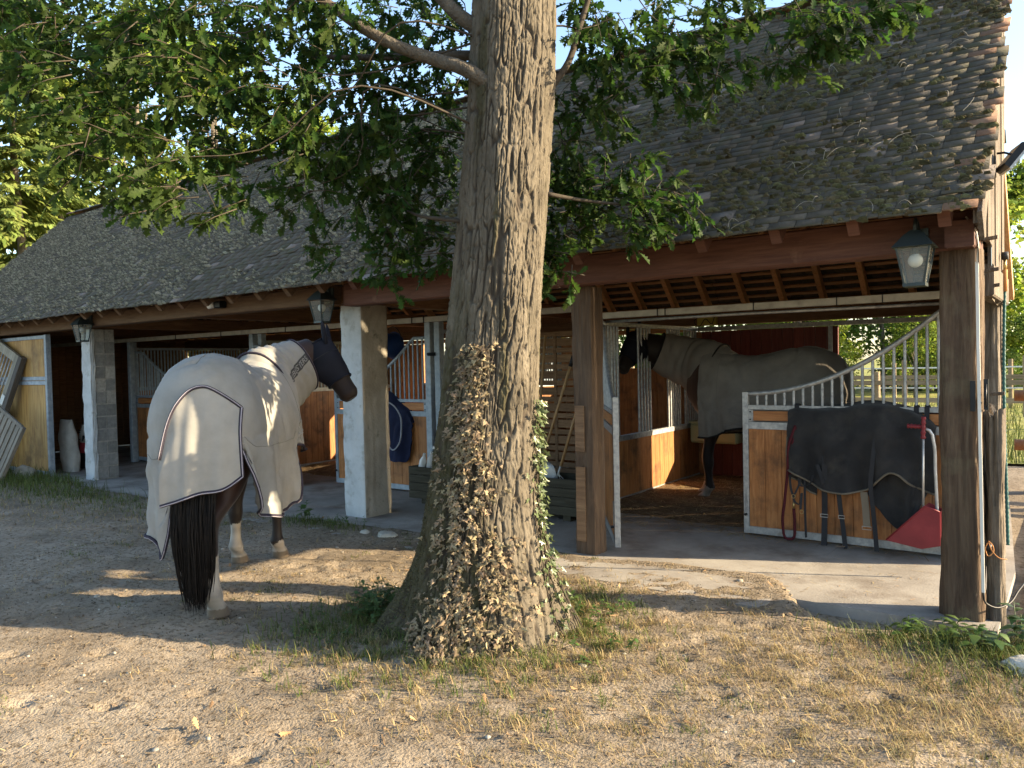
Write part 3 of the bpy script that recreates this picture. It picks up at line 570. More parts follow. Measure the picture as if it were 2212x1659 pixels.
def cloth(topf, botf, x0, x1, y, nx=60, nz=44, bulge=.05, fold=.018, freq=9.0, seed=0, thick=.012, topin=.05):
    """draped sheet between two outline curves, hanging in front of plane y; folds deepen downwards"""
    u = np.linspace(0, 1, nx); t = np.linspace(0, 1, nz); U, T = np.meshgrid(u, t, indexing='ij'); X = x0 + (x1 - x0) * U; zt = topf(X); zb = botf(X); Z = zt + (zb - zt) * T
    f = fold * T ** .6 * (np.sin(U * freq * 2 + 1.3 * np.sin(T * 2.1 + seed) + seed) + .6 * np.sin(U * freq * 3.7 + seed * 2 + T * 1.5)) + .05 * (fbm(U * 4 + seed, T * 3, seed + 60) - .5) + .022 * (np.abs(2 * vn(U * 7 + T * 3, T * 2.5 - U * 2, seed + 66) - 1) - .5)
    Yv = y - bulge * np.sin(np.clip(T * 2.2, 0, 1) * math.pi / 2) * (.5 + .5 * np.sin(U * math.pi)) - f + topin * np.clip(1 - T * 14, 0, 1); A = np.stack([X, Yv, Z], -1); B = A.copy(); B[..., 1] += thick
    return A, B
def clothbuild(A, B, name, m, parent):
    b = MB(); b.grid(A, flip=True); b.grid(B); 
    for q in (0, -1): b.grid(np.stack([A[q], B[q]]), flip=q == 0); b.grid(np.stack([A[:, q], B[:, q]]), flip=q == -1)
    o = b.build(name, m, parent, True, fixn=True); return o
rug = empty('stable_rug', (-.88, 1.42, 1.18), label='black horse rug with tan piping draped over the right stall gate', cat='rug')
def loc_(A, o): return A - np.array(o.location)
TOP = [(-1.45, 1.165), (-1.40, 1.185), (-1.25, 1.19), (-1.0, 1.205), (-.84, 1.235), (-.62, 1.215), (-.45, 1.16), (-.345, 1.085), (-.32, 1.05)]
BOT = [(-1.45, .64), (-1.36, .60), (-1.25, .53), (-1.15, .49), (-1.0, .475), (-.90, .49), (-.80, .52), (-.72, .60), (-.64, .665), (-.58, .655), (-.48, .57), (-.40, .53), (-.32, .515)]
A, B = cloth(lambda x: interp(x, TOP), lambda x: interp(x, BOT), -1.45, -.32, 1.40, bulge=.09, fold=.036, seed=2, topin=.09); clothbuild(loc_(A, rug), loc_(B, rug), 'outer_cover', M_blackrug, rug)
MB().tube(loc_(A[:, -1] - np.array([0, .006, 0]), rug), .009, 6).build('piping', M_trimg, rug, True); MB().tube(loc_(A[0] - np.array([0, .004, 0]), rug)[20:], .006, 6).build('piping', M_trimg, rug, True)
BOT2 = [(-.82, .47), (-.74, .36), (-.66, .25), (-.58, .195), (-.52, .22), (-.46, .34), (-.40, .48), (-.36, .55)]
A2, B2 = cloth(lambda x: x * 0 + .85, lambda x: interp(x, BOT2), -.82, -.36, 1.42, nx=36, bulge=.03, fold=.022, freq=6, seed=5); clothbuild(loc_(A2, rug), loc_(B2, rug), 'quilted_lining', M_blackrug, rug)
BOT3 = [(-1.46, .58), (-1.38, .54), (-1.30, .47), (-1.22, .43)]
A3, B3 = cloth(lambda x: x * 0 + .9, lambda x: interp(x, BOT3), -1.46, -1.22, 1.425, nx=18, bulge=.03, fold=.015, freq=4, seed=8); clothbuild(loc_(A3, rug), loc_(B3, rug), 'quilted_lining', M_blackrug, rug); MB().tube(loc_(A3[:, -1], rug), .008, 6).build('piping', M_trimg, rug, True)
A4, B4 = cloth(lambda x: interp(x, TOP) - .02, lambda x: x * 0 + .75, -1.44, -.34, 1.56, bulge=-.02, fold=.015, seed=11, topin=-.08); clothbuild(loc_(A4, rug), loc_(B4, rug), 'far_side', M_blackrug, rug)
def ribbon(pts, wv, th=.004, n=16):
    P_ = curve(pts, n); b = MB(); wv = np.asarray(wv, float); nv = nrm(np.cross(np.gradient(P_, axis=0), wv)) * th
    A = np.stack([P_ - wv / 2 - nv, P_ + wv / 2 - nv, P_ + wv / 2 + nv, P_ - wv / 2 + nv], 1); b.grid(A, close=True); b.add(A[0], [(0, 1, 2, 3)]); b.add(A[-1], [(3, 2, 1, 0)]); return b
def strap(pts, w_, m=M_strap, o=rug, name='strap'): ribbon(loc_(np.array(pts), o), (w_, 0, 0)).build(name, m, o, fixn=True)
strap([(-1.12, 1.30, .78), (-1.135, 1.31, .56), (-1.14, 1.335, .40), (-1.145, 1.34, .2), (-1.148, 1.33, .02)], .046)
strap([(-1.19, 1.31, .70), (-1.16, 1.30, .62), (-1.14, 1.30, .55)], .03)
strap([(-1.03, 1.345, .46), (-1.02, 1.35, .34), (-1.0, 1.35, .18), (-.985, 1.345, .03)], .036); strap([(-.99, 1.36, .06), (-.975, 1.355, .025), (-.985, 1.34, .012)], .02)
strap([(-.84, 1.36, .49), (-.825, 1.345, .38), (-.815, 1.345, .21)], .055, M_trimg)
strap([(-.735, 1.30, .95), (-.755, 1.295, .78), (-.775, 1.30, .56), (-.765, 1.33, .35), (-.75, 1.335, .15), (-.74, 1.33, .02)], .034)
for p, w_ in (((-.815, 1.34, .20), .035), ((-1.145, 1.335, .27), .03), ((-1.01, 1.345, .27), .024)):
    q = np.array(p) - np.array(rug.location); MB().tube([q + (-w_, 0, .012), q + (w_, 0, .012), q + (w_, 0, -.012), q + (-w_, 0, -.012), q + (-w_, 0, .012)], .003, 6).build('buckle', M_steel, rug)
for x in (-1.385, -.46, -.385): strap([(x, 1.475, 1.0), (x, 1.48, 1.19), (x, 1.44, 1.20), (x, 1.415, 1.12), (x, 1.40, .95)], .036)
# rope, head collar
rp = empty('lead_rope', (-1.42, 1.38, 1.0), label='dark red lead rope looped over the gate left of the black rug', cat='rope')
MB().tube(loc_(curve([(-1.38, 1.36, 1.02), (-1.43, 1.335, .85), (-1.445, 1.34, .62), (-1.48, 1.36, .35), (-1.50, 1.37, .15), (-1.47, 1.37, .03), (-1.42, 1.37, .035), (-1.40, 1.37, .16), (-1.405, 1.37, .30)], 40), rp), .0125, 8).build('rope', M_rope, rp, True)
MB().tube(loc_(curve([(-1.37, 1.365, 1.0), (-1.415, 1.35, .8), (-1.425, 1.35, .6)], 14), rp), .0125, 8).build('rope', M_rope, rp, True); MB().tube(loc_(np.array([(-1.405, 1.37, .30), (-1.405, 1.37, .36)]), rp), .010, 8).build('snap_hook', M_brass, rp, True)
hc = empty('head_collar', (-1.38, 1.38, .55), label='black leather head collar hanging below the rug corner', cat='head collar')
for pts in ([(-1.42, 1.37, .66), (-1.43, 1.36, .52), (-1.40, 1.35, .42), (-1.36, 1.36, .50), (-1.33, 1.37, .64)], [(-1.36, 1.37, .66), (-1.33, 1.355, .50), (-1.27, 1.36, .52), (-1.24, 1.37, .60)], [(-1.40, 1.35, .42), (-1.395, 1.35, .37), (-1.36, 1.36, .34), (-1.335, 1.36, .44), (-1.345, 1.36, .30)], [(-1.31, 1.37, .56), (-1.31, 1.365, .3), (-1.305, 1.37, .06)]):
    ribbon(loc_(np.array(pts), hc), (.018, .004, .004), .003, 18).build('strap', M_strap, hc, fixn=True)
for p in ((-1.40, 1.345, .41), (-1.335, 1.355, .28)):
    c_ = np.array(p) - np.array(hc.location); MB().tube([c_ + .016 * np.array([math.cos(a), 0, math.sin(a)]) for a in np.linspace(0, 6.28, 13)], .0028, 6).build('ring', M_brass, hc, True)
# red scoop with two handles
scp = empty('manure_scoop', (-.42, 1.22, .12), label='red plastic manure scoop with two metal handles against the corner post', cat='scoop')
def pan(b, y0, y1, t):
    o = [(-.225, .035), (.05, .325), (.145, .285), (.150, .03), (.02, -.005)]
    i = [(-.205, .040), (.048, .300), (.130, .268), (.134, .045), (.02, .015)]
    V = [(x, y, z) for y in (y0, y1) for x, z in o] + [(x, y, z) for y in (y0 + t, y1 - t) for x, z in i]
    return V
b = MB(); pol = [(-.225, .03), (-.10, .165), (.05, .325), (.148, .285), (.150, .03), (.02, -.008)]
b.prism(pol, (0, -.02, 0), (1, 0, 0), (0, 0, 1), (0, .008, 0)); b.prism(pol, (0, .15, 0), (1, 0, 0), (0, 0, 1), (0, .008, 0))
for q in range(3, 6): 
    p0, p1 = np.array(pol[q]), np.array(pol[(q + 1) % 6]); b.bar(((p0[0] + p1[0]) / 2, -.012, (p0[1] + p1[1]) / 2), ((p0[0] + p1[0]) / 2, .15, (p0[1] + p1[1]) / 2), np.array([p1[0] - p0[0], 0, p1[1] - p0[1]]), nrm(np.array([p0[1] - p1[1], 0, p1[0] - p0[0]])) * .007, .1)
b.build('pan', M_redp, scp, fixn=True); MB().tube([(-.225, -.022, .033), (.05, -.022, .328), (.148, -.022, .288)], .006, 6).build('rim', M_redp, scp, True)
MB().tube(loc_(curve([(-.30, 1.29, .36), (-.312, 1.29, .7), (-.322, 1.285, .93), (-.345, 1.28, 1.015), (-.385, 1.27, 1.035)], 18), scp), .0125, 8).build('handle_tube', M_steel, scp, True)
MB().tube(loc_(np.array([(-.392, 1.25, .34), (-.388, 1.25, .98)]), scp), .009, 8).build('handle_tube', M_steel, scp, True)
zz = np.linspace(0, 1, 15); MB().tube(loc_(np.stack([-.388 + .004 * zz, 1.25 + 0 * zz, .955 + .17 * zz], -1), scp), .0155 + .004 * np.sin(zz * 28), 10).build('grip', M_redp, scp, True)
MB().tube(loc_(np.stack([-.385 - .115 * zz, 1.262 + 0 * zz, 1.045 + .006 * zz], -1), scp), .0165 + .003 * np.sin(zz * 28), 10).build('grip', M_redp, scp, True)
# navy rug on the pillar gate, blue bucket
nr = empty('folded_rug', (-6.40, 1.6, 1.2), label='navy rug with grey binding hung on the gate behind the pillar', cat='rug')
TOPN = [(-6.72, 1.27), (-6.55, 1.28), (-6.42, 1.20), (-6.30, 1.12), (-6.18, 1.02), (-6.13, .90)]; BOTN = [(-6.72, .50), (-6.60, .44), (-6.45, .40), (-6.30, .40), (-6.20, .42), (-6.13, .60)]
A, B = cloth(lambda x: interp(x, TOPN), lambda x: interp(x, BOTN), -6.72, -6.13, 1.60, nx=40, bulge=.07, fold=.02, freq=5, seed=3); clothbuild(loc_(A, nr), loc_(B, nr), 'cover', M_navy, nr)
MB().tube(loc_(curve([(-6.72, 1.51, 1.24), (-6.50, 1.49, 1.17), (-6.32, 1.48, 1.10), (-6.22, 1.48, .98), (-6.21, 1.48, .80), (-6.25, 1.48, .64), (-6.36, 1.48, .55), (-6.50, 1.48, .68), (-6.60, 1.49, .90), (-6.66, 1.50, 1.10)], 50), nr), .010, 6).build('binding', M_silver, nr, True)
bk = empty('bucket', (-6.52, 1.57, 1.87), label='blue bucket hung on its side beside the pillar', cat='bucket')
th = np.linspace(0, 1, 6); b = MB(); b.tube(np.stack([0 * th, -.13 + .26 * th, 0 * th], -1), .135 + .03 * th, 22, cap=False); b.tube([(0, -.131, 0), (0, -.12, 0)], .136, 22); b.build('body', M_blue, bk, True)
MB().tube([(.17 * math.cos(a), .13, .17 * math.sin(a)) for a in np.linspace(0, 6.2832, 24)], .008, 6).build('rim', M_blue, bk, True); MB().tube([(.16 * math.cos(a), .11, .02 + .22 * math.sin(a)) for a in np.linspace(.1, 3.04, 16)], .006, 6).build('handle', M_blackp, bk, True)
# wooden trough with tools, bottles and a fan rake
tr = empty('wooden_trough', (-4.58, 1.32, 0), label='long dark wooden trough standing between the pillar and the timber post', cat='trough')
for y in (-.20, .19):
    for k in range(4): bx(tr, 'board', M_trough, -1.17, 1.17, y, y + .022, .06 + k * .093, .06 + k * .093 + .089, .15)
for x in (-1.168, 1.146):
    for k in range(4): bx(tr, 'board', M_trough, x, x + .022, -.176, .188, .06 + k * .093, .06 + k * .093 + .089, .15)
bx(tr, 'floor_board', M_trough, -1.14, 1.14, -.17, .18, .065, .085)
for x in (-1.0, 0, .95): bx(tr, 'foot', M_trough, x, x + .09, -.17, .18, 0.0, .058)
def rod(label, name, cat_, pts, r, m, grp=None):
    g = empty(name, pts[0], label=label, cat=cat_, group=grp); return g
sh = empty('shovel', (-3.90, 1.35, .30), label='aluminium shovel with black grip standing in the trough', cat='shovel')
MB().tube(loc_(np.array([(-3.71, 1.47, 1.56), (-3.86, 1.42, 1.08), (-4.02, 1.37, .57)]), sh), .016, 10).build('handle', M_ash, sh, True); MB().tube(loc_(np.array([(-3.675, 1.485, 1.67), (-3.71, 1.472, 1.56)]), sh), .022, 10).build('grip', M_blackp, sh, True)
MB().tube(loc_(np.array([(-4.0, 1.375, .62), (-4.035, 1.36, .5)]), sh), [.019, .017], 10).build('socket', M_steel, sh, True)
u = np.linspace(-1, 1, 13); t = np.linspace(0, 1, 14); U, T = np.meshgrid(u, t, indexing='ij'); W_ = .125 * (1 - (1 - np.clip(T * 3.2, 0, 1)) ** 2 * .65) * (1 - .25 * np.clip((T - .75) * 4, 0, 1) ** 2 * np.abs(U))
blade = np.stack([-4.03 + .10 * T + U * W_ * .93, 1.345 + .03 * T + .04 * U ** 2 - .02 * T, .55 - .28 * T + U * W_ * .32 - .03 * (U ** 2) * T], -1); bb = blade.copy(); bb[..., 1] += .004
clothbuild(loc_(blade, sh), loc_(bb, sh), 'blade', M_steel, sh)
fk = empty('garden_fork', (-3.75, 1.30, .3), label='dark fork leaning in the trough beside the timber post', cat='fork')
MB().tube(loc_(np.array([(-3.545, 1.43, 1.30), (-3.78, 1.36, .52)]), fk), .016, 10).build('handle', M_ash, fk, True); MB().tube(loc_(np.array([(-3.77, 1.365, .56), (-3.83, 1.34, .36)]), fk), .014, 8).build('socket', M_steel, fk, True)
for k in range(4): MB().tube(loc_(np.array([(-3.80, 1.345, .44), (-3.875 + k * .05, 1.34, .38), (-3.90 + k * .05, 1.32, .18)]), fk), .005, 6).build('tine', M_steel, fk)
bp_ = empty('broom', (-4.1, 1.4, .1), label='tall wooden broom handle just right of the oak trunk', cat='broom')
MB().tube(loc_(np.array([(-4.035, 1.5, 1.90), (-4.16, 1.38, .14)]), bp_), .015, 10).build('handle', M_ash, bp_, True); bx(bp_, 'head', M_trough, -.22, .1, -.06, .02, -.01, .05)
rk = empty('fan_rake', (-5.35, 1.3, .2), label='grey fan rake and tines beside the bottles in the trough', cat='rake')
for k in range(9): MB().tube([(.06 * k - .22, .02, .12), (.05 * k - .02, .05, .34 + .02 * k), (.05 * k + .05, .06, .40 + .025 * k)], .006, 5).build('tine', M_galvb, rk)
MB().tube([(-.05, .02, .1), (.5, .12, 1.0)], .013, 8).build('handle', M_ash, rk, True)
def bottle(label, loc, tilt, spray):
    g = empty('bottle', loc, label=label, cat='bottle', group='white bottles in the trough'); g.rotation_euler = (0, tilt, 0)
    MB().tube([(0, 0, z) for z in (0, .02, .19, .235, .25)], [.036, .042, .042, .02, .015], 14).build('body', M_whitep, g, True)
    if spray: MB().tube([(0, 0, .25), (0, 0, .275)], .018, 10).build('collar', M_blackp, g); MB().bar((-.055, 0, .295), (.03, 0, .295), (0, .024, 0), (0, 0, .035), .2).build('trigger_head', M_whitep, g)
    else: MB().tube([(0, 0, .25), (0, 0, .278)], .018, 10).build('cap', M_whitep, g, True)
bottle('white capped bottle tilted at the left end of the trough', (-5.72, 1.28, .30), .30, False); bottle('white capped bottle in the middle of the three in the trough', (-5.63, 1.33, .31), .22, False); bottle('white spray bottle with trigger head in the trough', (-5.55, 1.38, .33), .05, True)
# woven slat panel
tp = empty('slat_panel', (-4.35, 2.4, 0), label='arched brown woven slat fence panel behind the shovels', cat='fence panel')
zz_ = .04; k = 0
while zz_ < 1.98:
    hw = .62 if zz_ < 1.78 else .62 * math.sqrt(max(.05, 1 - ((zz_ - 1.78) / .26) ** 2)); xs = np.linspace(-hw, hw, 13); yv = .016 * np.cos(xs * 2 * math.pi / .62 + math.pi * (k % 2)) ; thin = (k % 2) * .018
    P_ = np.stack([xs, yv, np.full(13, zz_ + .045)], -1); A_ = np.stack([P_ + (0, -.005, -.047 + thin), P_ + (0, .005, -.047 + thin), P_ + (0, .005, .047 - thin), P_ + (0, -.005, .047 - thin)], 1); b = MB(); b.grid(A_, close=True); b.add(A_[0], [(0, 1, 2, 3)]); b.add(A_[-1], [(3, 2, 1, 0)]); b.build('slat', M_trellis, tp, fixn=True); zz_ += .098; k += 1
for x in (-.62, -.155, .155, .62): bx(tp, 'batten', M_trellis, x - .02, x + .02, -.012, .012, 0, 1.78 if abs(x) > .5 else 1.95)
# ------------------------------------------------------------------ left bay: sliding door, leaning door, slatted shutter, sacks, stone
dp = empty('sliding_door', (-14.4, 0, 0), label='yellow plywood door panel in a bluish metal frame at the far left', cat='door')
for k in range(8): bx(dp, 'plank', M_ply, .06 + k * .235, .06 + k * .235 + .232, -.012, .012, .06, 2.16, .06)
for x in (0, 1.95): bx(dp, 'stile', M_galvb, x, x + .07, -.04, .035, .0, 2.215)
for z0, z1 in ((0, .06), (1.43, 1.49), (1.50, 1.56), (2.155, 2.21)): bx(dp, 'rail', M_galvb, .07, 1.95, -.03, .03, z0, z1)
M_pale = wood('pale_weathered_wood', [(.17, .155, .12), (.26, .24, .19), (.33, .31, .25)], (9, 9, .9), bump=.4, rough=.9)
M_darkt = wood('dark_brown_timber', [(.05, .045, .04), (.085, .075, .065), (.12, .105, .09)], GZ, rough=.8)
od = empty('old_stable_door', (-14.15, -.42, 0), label='old pale barred door leaning with a dark timber at the left edge', cat='door'); od.rotation_euler = (R(-8), R(23), R(4))
for x in (-1.0, .0): bx(od, 'stile', M_pale, x, x + .12, -.03, .03, 0, 2.12)
for z0, z1 in ((1.98, 2.12), (1.06, 1.16), (.04, .16)): bx(od, 'rail', M_pale, -.88, .0, -.027, .027, z0, z1)
for k in range(9): MB().tube([(-.80 + k * .095, 0, 1.16), (-.80 + k * .095, 0, 1.98)], .012, 8).build('bar', M_galv, od, True)
for k in range(7): bx(od, 'board', M_pale, -.88 + k * .125, -.88 + k * .125 + .122, -.012, .012, .16, 1.06, .1)
bx(od, 'timber', M_darkt, .125, .235, -.05, .04, 0, 2.14)
for z in (1.35, .9): bx(od, 'hinge_plate', M_galv, .04, .14, -.058, -.052, z - .08, z + .08)
sp = empty('slatted_shutter', (-12.85, -.80, 0), label='grey slatted wooden shutter leaning on the sliding door', cat='shutter'); sp.rotation_euler = (R(-16), R(19), 0)
for k in range(6): bx(sp, 'slat', M_greywood, -.45 + k * .145, -.45 + k * .145 + .105, -.016, .0, .02, 1.02, .1)
for z in (.30, .955): bx(sp, 'cross_batten', M_greywood, -.47, .40, .001, .026, z - .035, z + .035)
bx(sp, 'edge_batten', M_greywood, -.50, .42, -.02, .02, 1.022, 1.07); bx(sp, 'edge_slat', M_greywood, .43, .50, -.03, .025, 0, 1.06)
M_sack = mat('pale_paper_sack', [(.36, .345, .30), (.46, .44, .39), (.53, .51, .46)], nscale=5, rough=.8, bump=.5, bscale=14, bdist=.03, rnd=.05)
M_sackr = mat('red_print', [(.34, .03, .045), (.40, .045, .06)], rough=.7, bump=.1); M_sackb = mat('black_print', [(.012, .012, .015), (.022, .022, .026)], rough=.6, bump=.2)
def sack(label, loc, rz, w_, d_, h, bands, lean=(0, 0), seed=1):
    g = empty('feed_sack', loc, rz, label=label, cat='sack', group='sacks in the doorway'); nz, npr = 26, 28; V = np.zeros((nz, npr, 3)); a = np.arange(npr) / npr * 2 * math.pi
    for i_ in range(nz):
        t = i_ / (nz - 1); pin = (1 - t ** 6 * .92) * (1 - .25 * (1 - min(1, t * 7)) ** 2); wr = 1 + .10 * (vn(a * 2, a * 0 + t * 7, seed) - .5) + .05 * math.sin(t * 17 + seed)
        ex = lambda c: np.sign(c) * np.abs(c) ** .7
        V[i_, :, 0] = w_ / 2 * ex(np.cos(a)) * wr * (.96 + .08 * math.sin(t * 3)) + lean[0] * t; V[i_, :, 1] = d_ / 2 * ex(np.sin(a)) * pin * wr + lean[1] * t; V[i_, :, 2] = h * t + .012 * vn(a * 2, a * 0, seed + 3) * t
    b = MB(); b.grid(V, close=True); b.add(V[-1], [tuple(range(npr))]); b.add(V[0], [tuple(range(npr - 1, -1, -1))])
    ms = [M_sack] + [q[2] for q in bands]; mi = []
    for i_ in range(nz - 1):
        t = (i_ + .5) / (nz - 1); k_ = 0
        for q, bd in enumerate(bands):
            if bd[0] <= t < bd[1]: k_ = q + 1
        mi += [k_] * npr
    b.m = mi + [0, len(bands) and 1 or 0]; b.build('bag', ms, g, True); return g
sack('tall pale paper sack standing beside the metal door edge', (-12.72, .42, 0), .1, .34, .22, .84, [], (-.10, 0), 3)
s2 = sack('feed sack with a red band and a dark horse print behind the pale sack', (-12.85, .80, 0), .35, .42, .2, .72, [(0, .36, M_sackb), (.36, .60, M_sackr)], (.02, 0), 7)
hp = [(-.11, .02), (-.10, .10), (-.09, .12), (.03, .115), (.07, .14), (.09, .19), (.105, .195), (.125, .16), (.12, .15), (.10, .15), (.085, .10), (.075, .02), (.06, .02), (.055, .075), (-.05, .075), (-.075, .05), (-.085, .02)]
MB().prism(hp, (.04, -.112, .44), (1, 0, 0), (0, 0, 1), (0, .004, 0)).build('horse_print', M_sackb, s2, fixn=True)
for q, (a, z) in enumerate(((-.15, .64), (-.15, .60), (-.13, .48))): bx(s2, 'print_line', M_sackb, a, a + .07 - .02 * q, -.112, -.109, z, z + .012)
M_rock = mat('pale_limestone', [(.28, .265, .22), (.38, .365, .31), (.46, .44, .39)], nscale=8, rough=.95, bump=.7, bscale=30, bdist=.02)
def rock(label, loc, s, seed, flat=.6):
    r = np.random.default_rng(seed); nt2, npn = 9, 12; V = np.zeros((nt2, npn, 3))
    for i_ in range(nt2):
        ph = math.pi * i_ / (nt2 - 1)
        for j in range(npn):
            a = 2 * math.pi * j / npn; d = np.array([math.sin(ph) * math.cos(a), math.sin(ph) * math.sin(a), math.cos(ph)]); k_ = .75 + .5 * float(vn(d[0] * 1.6 + 7, d[1] * 1.6 + d[2] * 2.3, seed)); V[i_, j] = d * k_ * np.array([s, s * .8, s * flat])
    V[..., 2] += s * flat * .45; b = MB(); b.grid(V, close=True, flip=True); o = b.build('stone', M_rock, None, fixn=True); o.location = loc; tag(o, label, 'stone', 'loose pale stones'); return o
rock('pale boulder at the foot of the slatted shutter', (-12.62, -.30, -.02), .19, 5, .75); rock('flat pale stone on the ground in front of the pillar', (-4.66, -.30, 0), .12, 9, .28); rock('small pale pebble beside the flat stone', (-4.95, -.32, 0), .05, 12, .5); rock('half-buried brown stone at the right edge of the yard', (.36, -.76, -.02), .11, 15, .6)
# ------------------------------------------------------------------ fittings round the corner post
rough_post(.128, .218, -.005, .14, -.04, 1.22, 37, .010, nz=40, per=36, topcut=.10, cracks=((.5, .7, 1.3, .02), (1.2, .75, 1.3, .03))).build('broken_timber', M_post2, barn, True)
cb_ = empty('cable_trunking', (.11, -.10, 0), label='thin cream cable trunking running down the corner post', cat='trunking')
ribbon([(-.012, .012, 2.14), (-.006, .008, 1.5), (.002, .0, .9), (.012, -.006, .19)], (.017, 0, 0), .006, 20).build('channel', M_conduit, cb_, fixn=True)
MB().tube(curve([(-.012, .010, 2.13), (-.004, -.02, 2.24), (-.02, -.06, 2.34), (-.06, -.06, 2.40)], 14), .005, 6).build('cable', M_conduit, cb_, True); MB().tube(curve([(-.005, .012, 2.13), (-.002, -.03, 2.22), (-.03, -.07, 2.33), (-.075, -.06, 2.39)], 14), .003, 6).build('cable', M_blackp, cb_, True)
MB().tube(curve([(.012, -.006, .2), (.02, .0, .13), (.06, .03, .10), (.12, .12, .10), (.17, .30, .15), (.20, .48, .17)], 24), .006, 6).build('cable', M_blackp, cb_, True); MB().tube([(.20, .48, .15), (.205, .50, .05)], .012, 8).build('plug', M_redp, cb_, True)
hg = empty('gate_latch', (.06, -.085, 1.35), label='small black latch plates on the corner post', cat='latch')
bx(hg, 'plate', M_black, .0, .028, -.022, -.004, -.09, .09); bx(hg, 'plate', M_black, .068, .092, -.01, .006, -.08, .10); MB().tube([(.08, -.012, -.06), (.08, -.03, 0), (.08, -.012, .07)], .006, 6).build('loop', M_black, hg, True)
sw = empty('insulator', (.145, -.01, .42), label='black electric fence insulator with orange twine on the post foot', cat='insulator'); M_twine = mat('orange_twine', [(.40, .16, .05), (.5, .25, .1)], rough=.8, bump=0)
MB().tube([(0, -.03, 0), (0, -.03, .05)], .016, 8).build('body', M_black, sw, True); MB().tube(curve([(0.0, -.05, .07), (.02, -.055, .05), (.022, -.05, 0), (.0, -.055, -.02), (-.015, -.05, .02), (.0, -.05, .06), (.015, -.05, .02), (.06, -.04, -.03), (.09, -.02, -.035)], 30), .003, 5).build('twine', M_twine, sw, True)
fl = empty('floodlight', (.235, .64, 2.86), label='black floodlight on a bracket high on the gable', cat='floodlight'); fl.rotation_euler = (R(0), R(38), R(20))
bx(fl, 'housing', M_black, -.035, .015, -.10, .10, -.085, .085, .15); bx(fl, 'lens', M_glass, .016, .03, -.09, .09, -.075, .075); bx(fl, 'frame', M_galv, .006, .02, -.105, .105, -.09, .09)
MB().tube([(-.02, -.07, 0), (-.07, -.02, .0), (-.10, .0, -.02)], .008, 6).build('bracket', M_black, fl, True)
hs = empty('hose', (.165, 1.0, 2.2), label='green ribbed hose hanging from a brass tap on the gable', cat='hose'); M_hose = mat('green_hose', [(.02, .07, .065), (.03, .10, .09)], rough=.5, bump=0)
z_ = np.linspace(-.16, -1.95, 160); MB().tube(np.stack([.012 * np.sin(z_ * 2), -.03 * np.sin(z_ * 1.3), z_], -1), .011 + .0018 * np.sin(np.arange(160) * 2.1), 8).build('pipe', M_hose, hs, True)
MB().tube([(0, 0, -.17), (0, 0, -.02)], [.014, .016], 10).build('sleeve', M_twine, hs, True); MB().tube([(0, 0, -.03), (0, 0, .06)], .011, 8).build('tap', M_brass, hs, True); MB().tube([(-.02, -.01, .075), (.02, -.012, .075)], .028, 14).build('knob', M_blackp, hs, True)
pg = 0
for y, z, l in ((.02, 2.28, .09), (.10, 2.10, .09), (.30, 2.02, .07), (.42, 1.34, .10), (.75, 1.15, .07)):
    MB().bar((.12, y, z), (.12 + .03 + l * .5, y - .02, z + .005), (0, .022, 0), (0, 0, .022), .15).build('peg', M_post2, barn)
bx(barn, 'slotted_bracket', M_black, .150, .156, .08, .13, 2.13, 2.24)
jb = empty('junction_box', (-3.42, 4.48, 2.12), label='yellow junction box with loose wires on the rear beam', cat='junction box'); M_yel = mat('yellow_plastic', [(.45, .36, .06), (.55, .45, .1)], rough=.6, bump=.1)
bx(jb, 'case', M_yel, -.13, .13, -.05, .02, -.06, .07, .1); MB().tube(curve([(-.1, -.06, .05), (-.16, -.08, 0), (-.1, -.07, -.08), (0, -.07, .02), (.08, -.07, -.05), (.12, -.07, .04)], 24), .006, 5).build('wire', M_blackp, jb, True)
fn = empty('lamp_box', (-9.2, -.13, 2.40), label='small black security sensor on the left front beam', cat='sensor'); fn.location = (-7.5, -.15, 2.365); bx(fn, 'body', M_black, -.06, .06, -.04, .05, -.04, .04, .15); MB().tube([(-.07, -.02, -.0), (-.15, -.05, -.01)], .035, 12).build('head', M_whitep, fn, True)
# ------------------------------------------------------------------ the oak
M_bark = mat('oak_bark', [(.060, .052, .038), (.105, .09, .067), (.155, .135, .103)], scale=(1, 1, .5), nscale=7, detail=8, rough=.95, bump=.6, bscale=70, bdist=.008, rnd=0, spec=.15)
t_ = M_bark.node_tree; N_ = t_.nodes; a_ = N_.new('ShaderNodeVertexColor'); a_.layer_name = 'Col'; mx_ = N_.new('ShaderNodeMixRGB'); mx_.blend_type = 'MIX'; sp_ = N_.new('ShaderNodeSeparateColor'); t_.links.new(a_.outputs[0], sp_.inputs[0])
src_ = N_['Principled BSDF'].inputs['Base Color'].links[0].from_socket; t_.links.new(sp_.outputs[0], mx_.inputs[0]); t_.links.new(src_, mx_.inputs[1]); mx_.inputs[2].default_value = (.042, .039, .016, 1)  # moss colour, kept dark to paint shade onto the trunk's left side too
m2_ = N_.new('ShaderNodeMixRGB'); t_.links.new(sp_.outputs[1], m2_.inputs[0]); t_.links.new(mx_.outputs[0], m2_.inputs[1]); m2_.inputs[2].default_value = (.045, .036, .028, 1); t_.links.new(m2_.outputs[0], N_['Principled BSDF'].inputs['Base Color'])  # furrows darkened in the colour, painting the shade inside the cracks
M_twig = mat('oak_twig', [(.035, .028, .02), (.06, .048, .034)], nscale=20, rough=.9, bump=.3)
M_limb = mat('limb_bark', [(.05, .042, .032), (.085, .072, .055), (.12, .105, .082)], nscale=14, rough=.95, bump=1, bscale=45, bdist=.02, rnd=0)
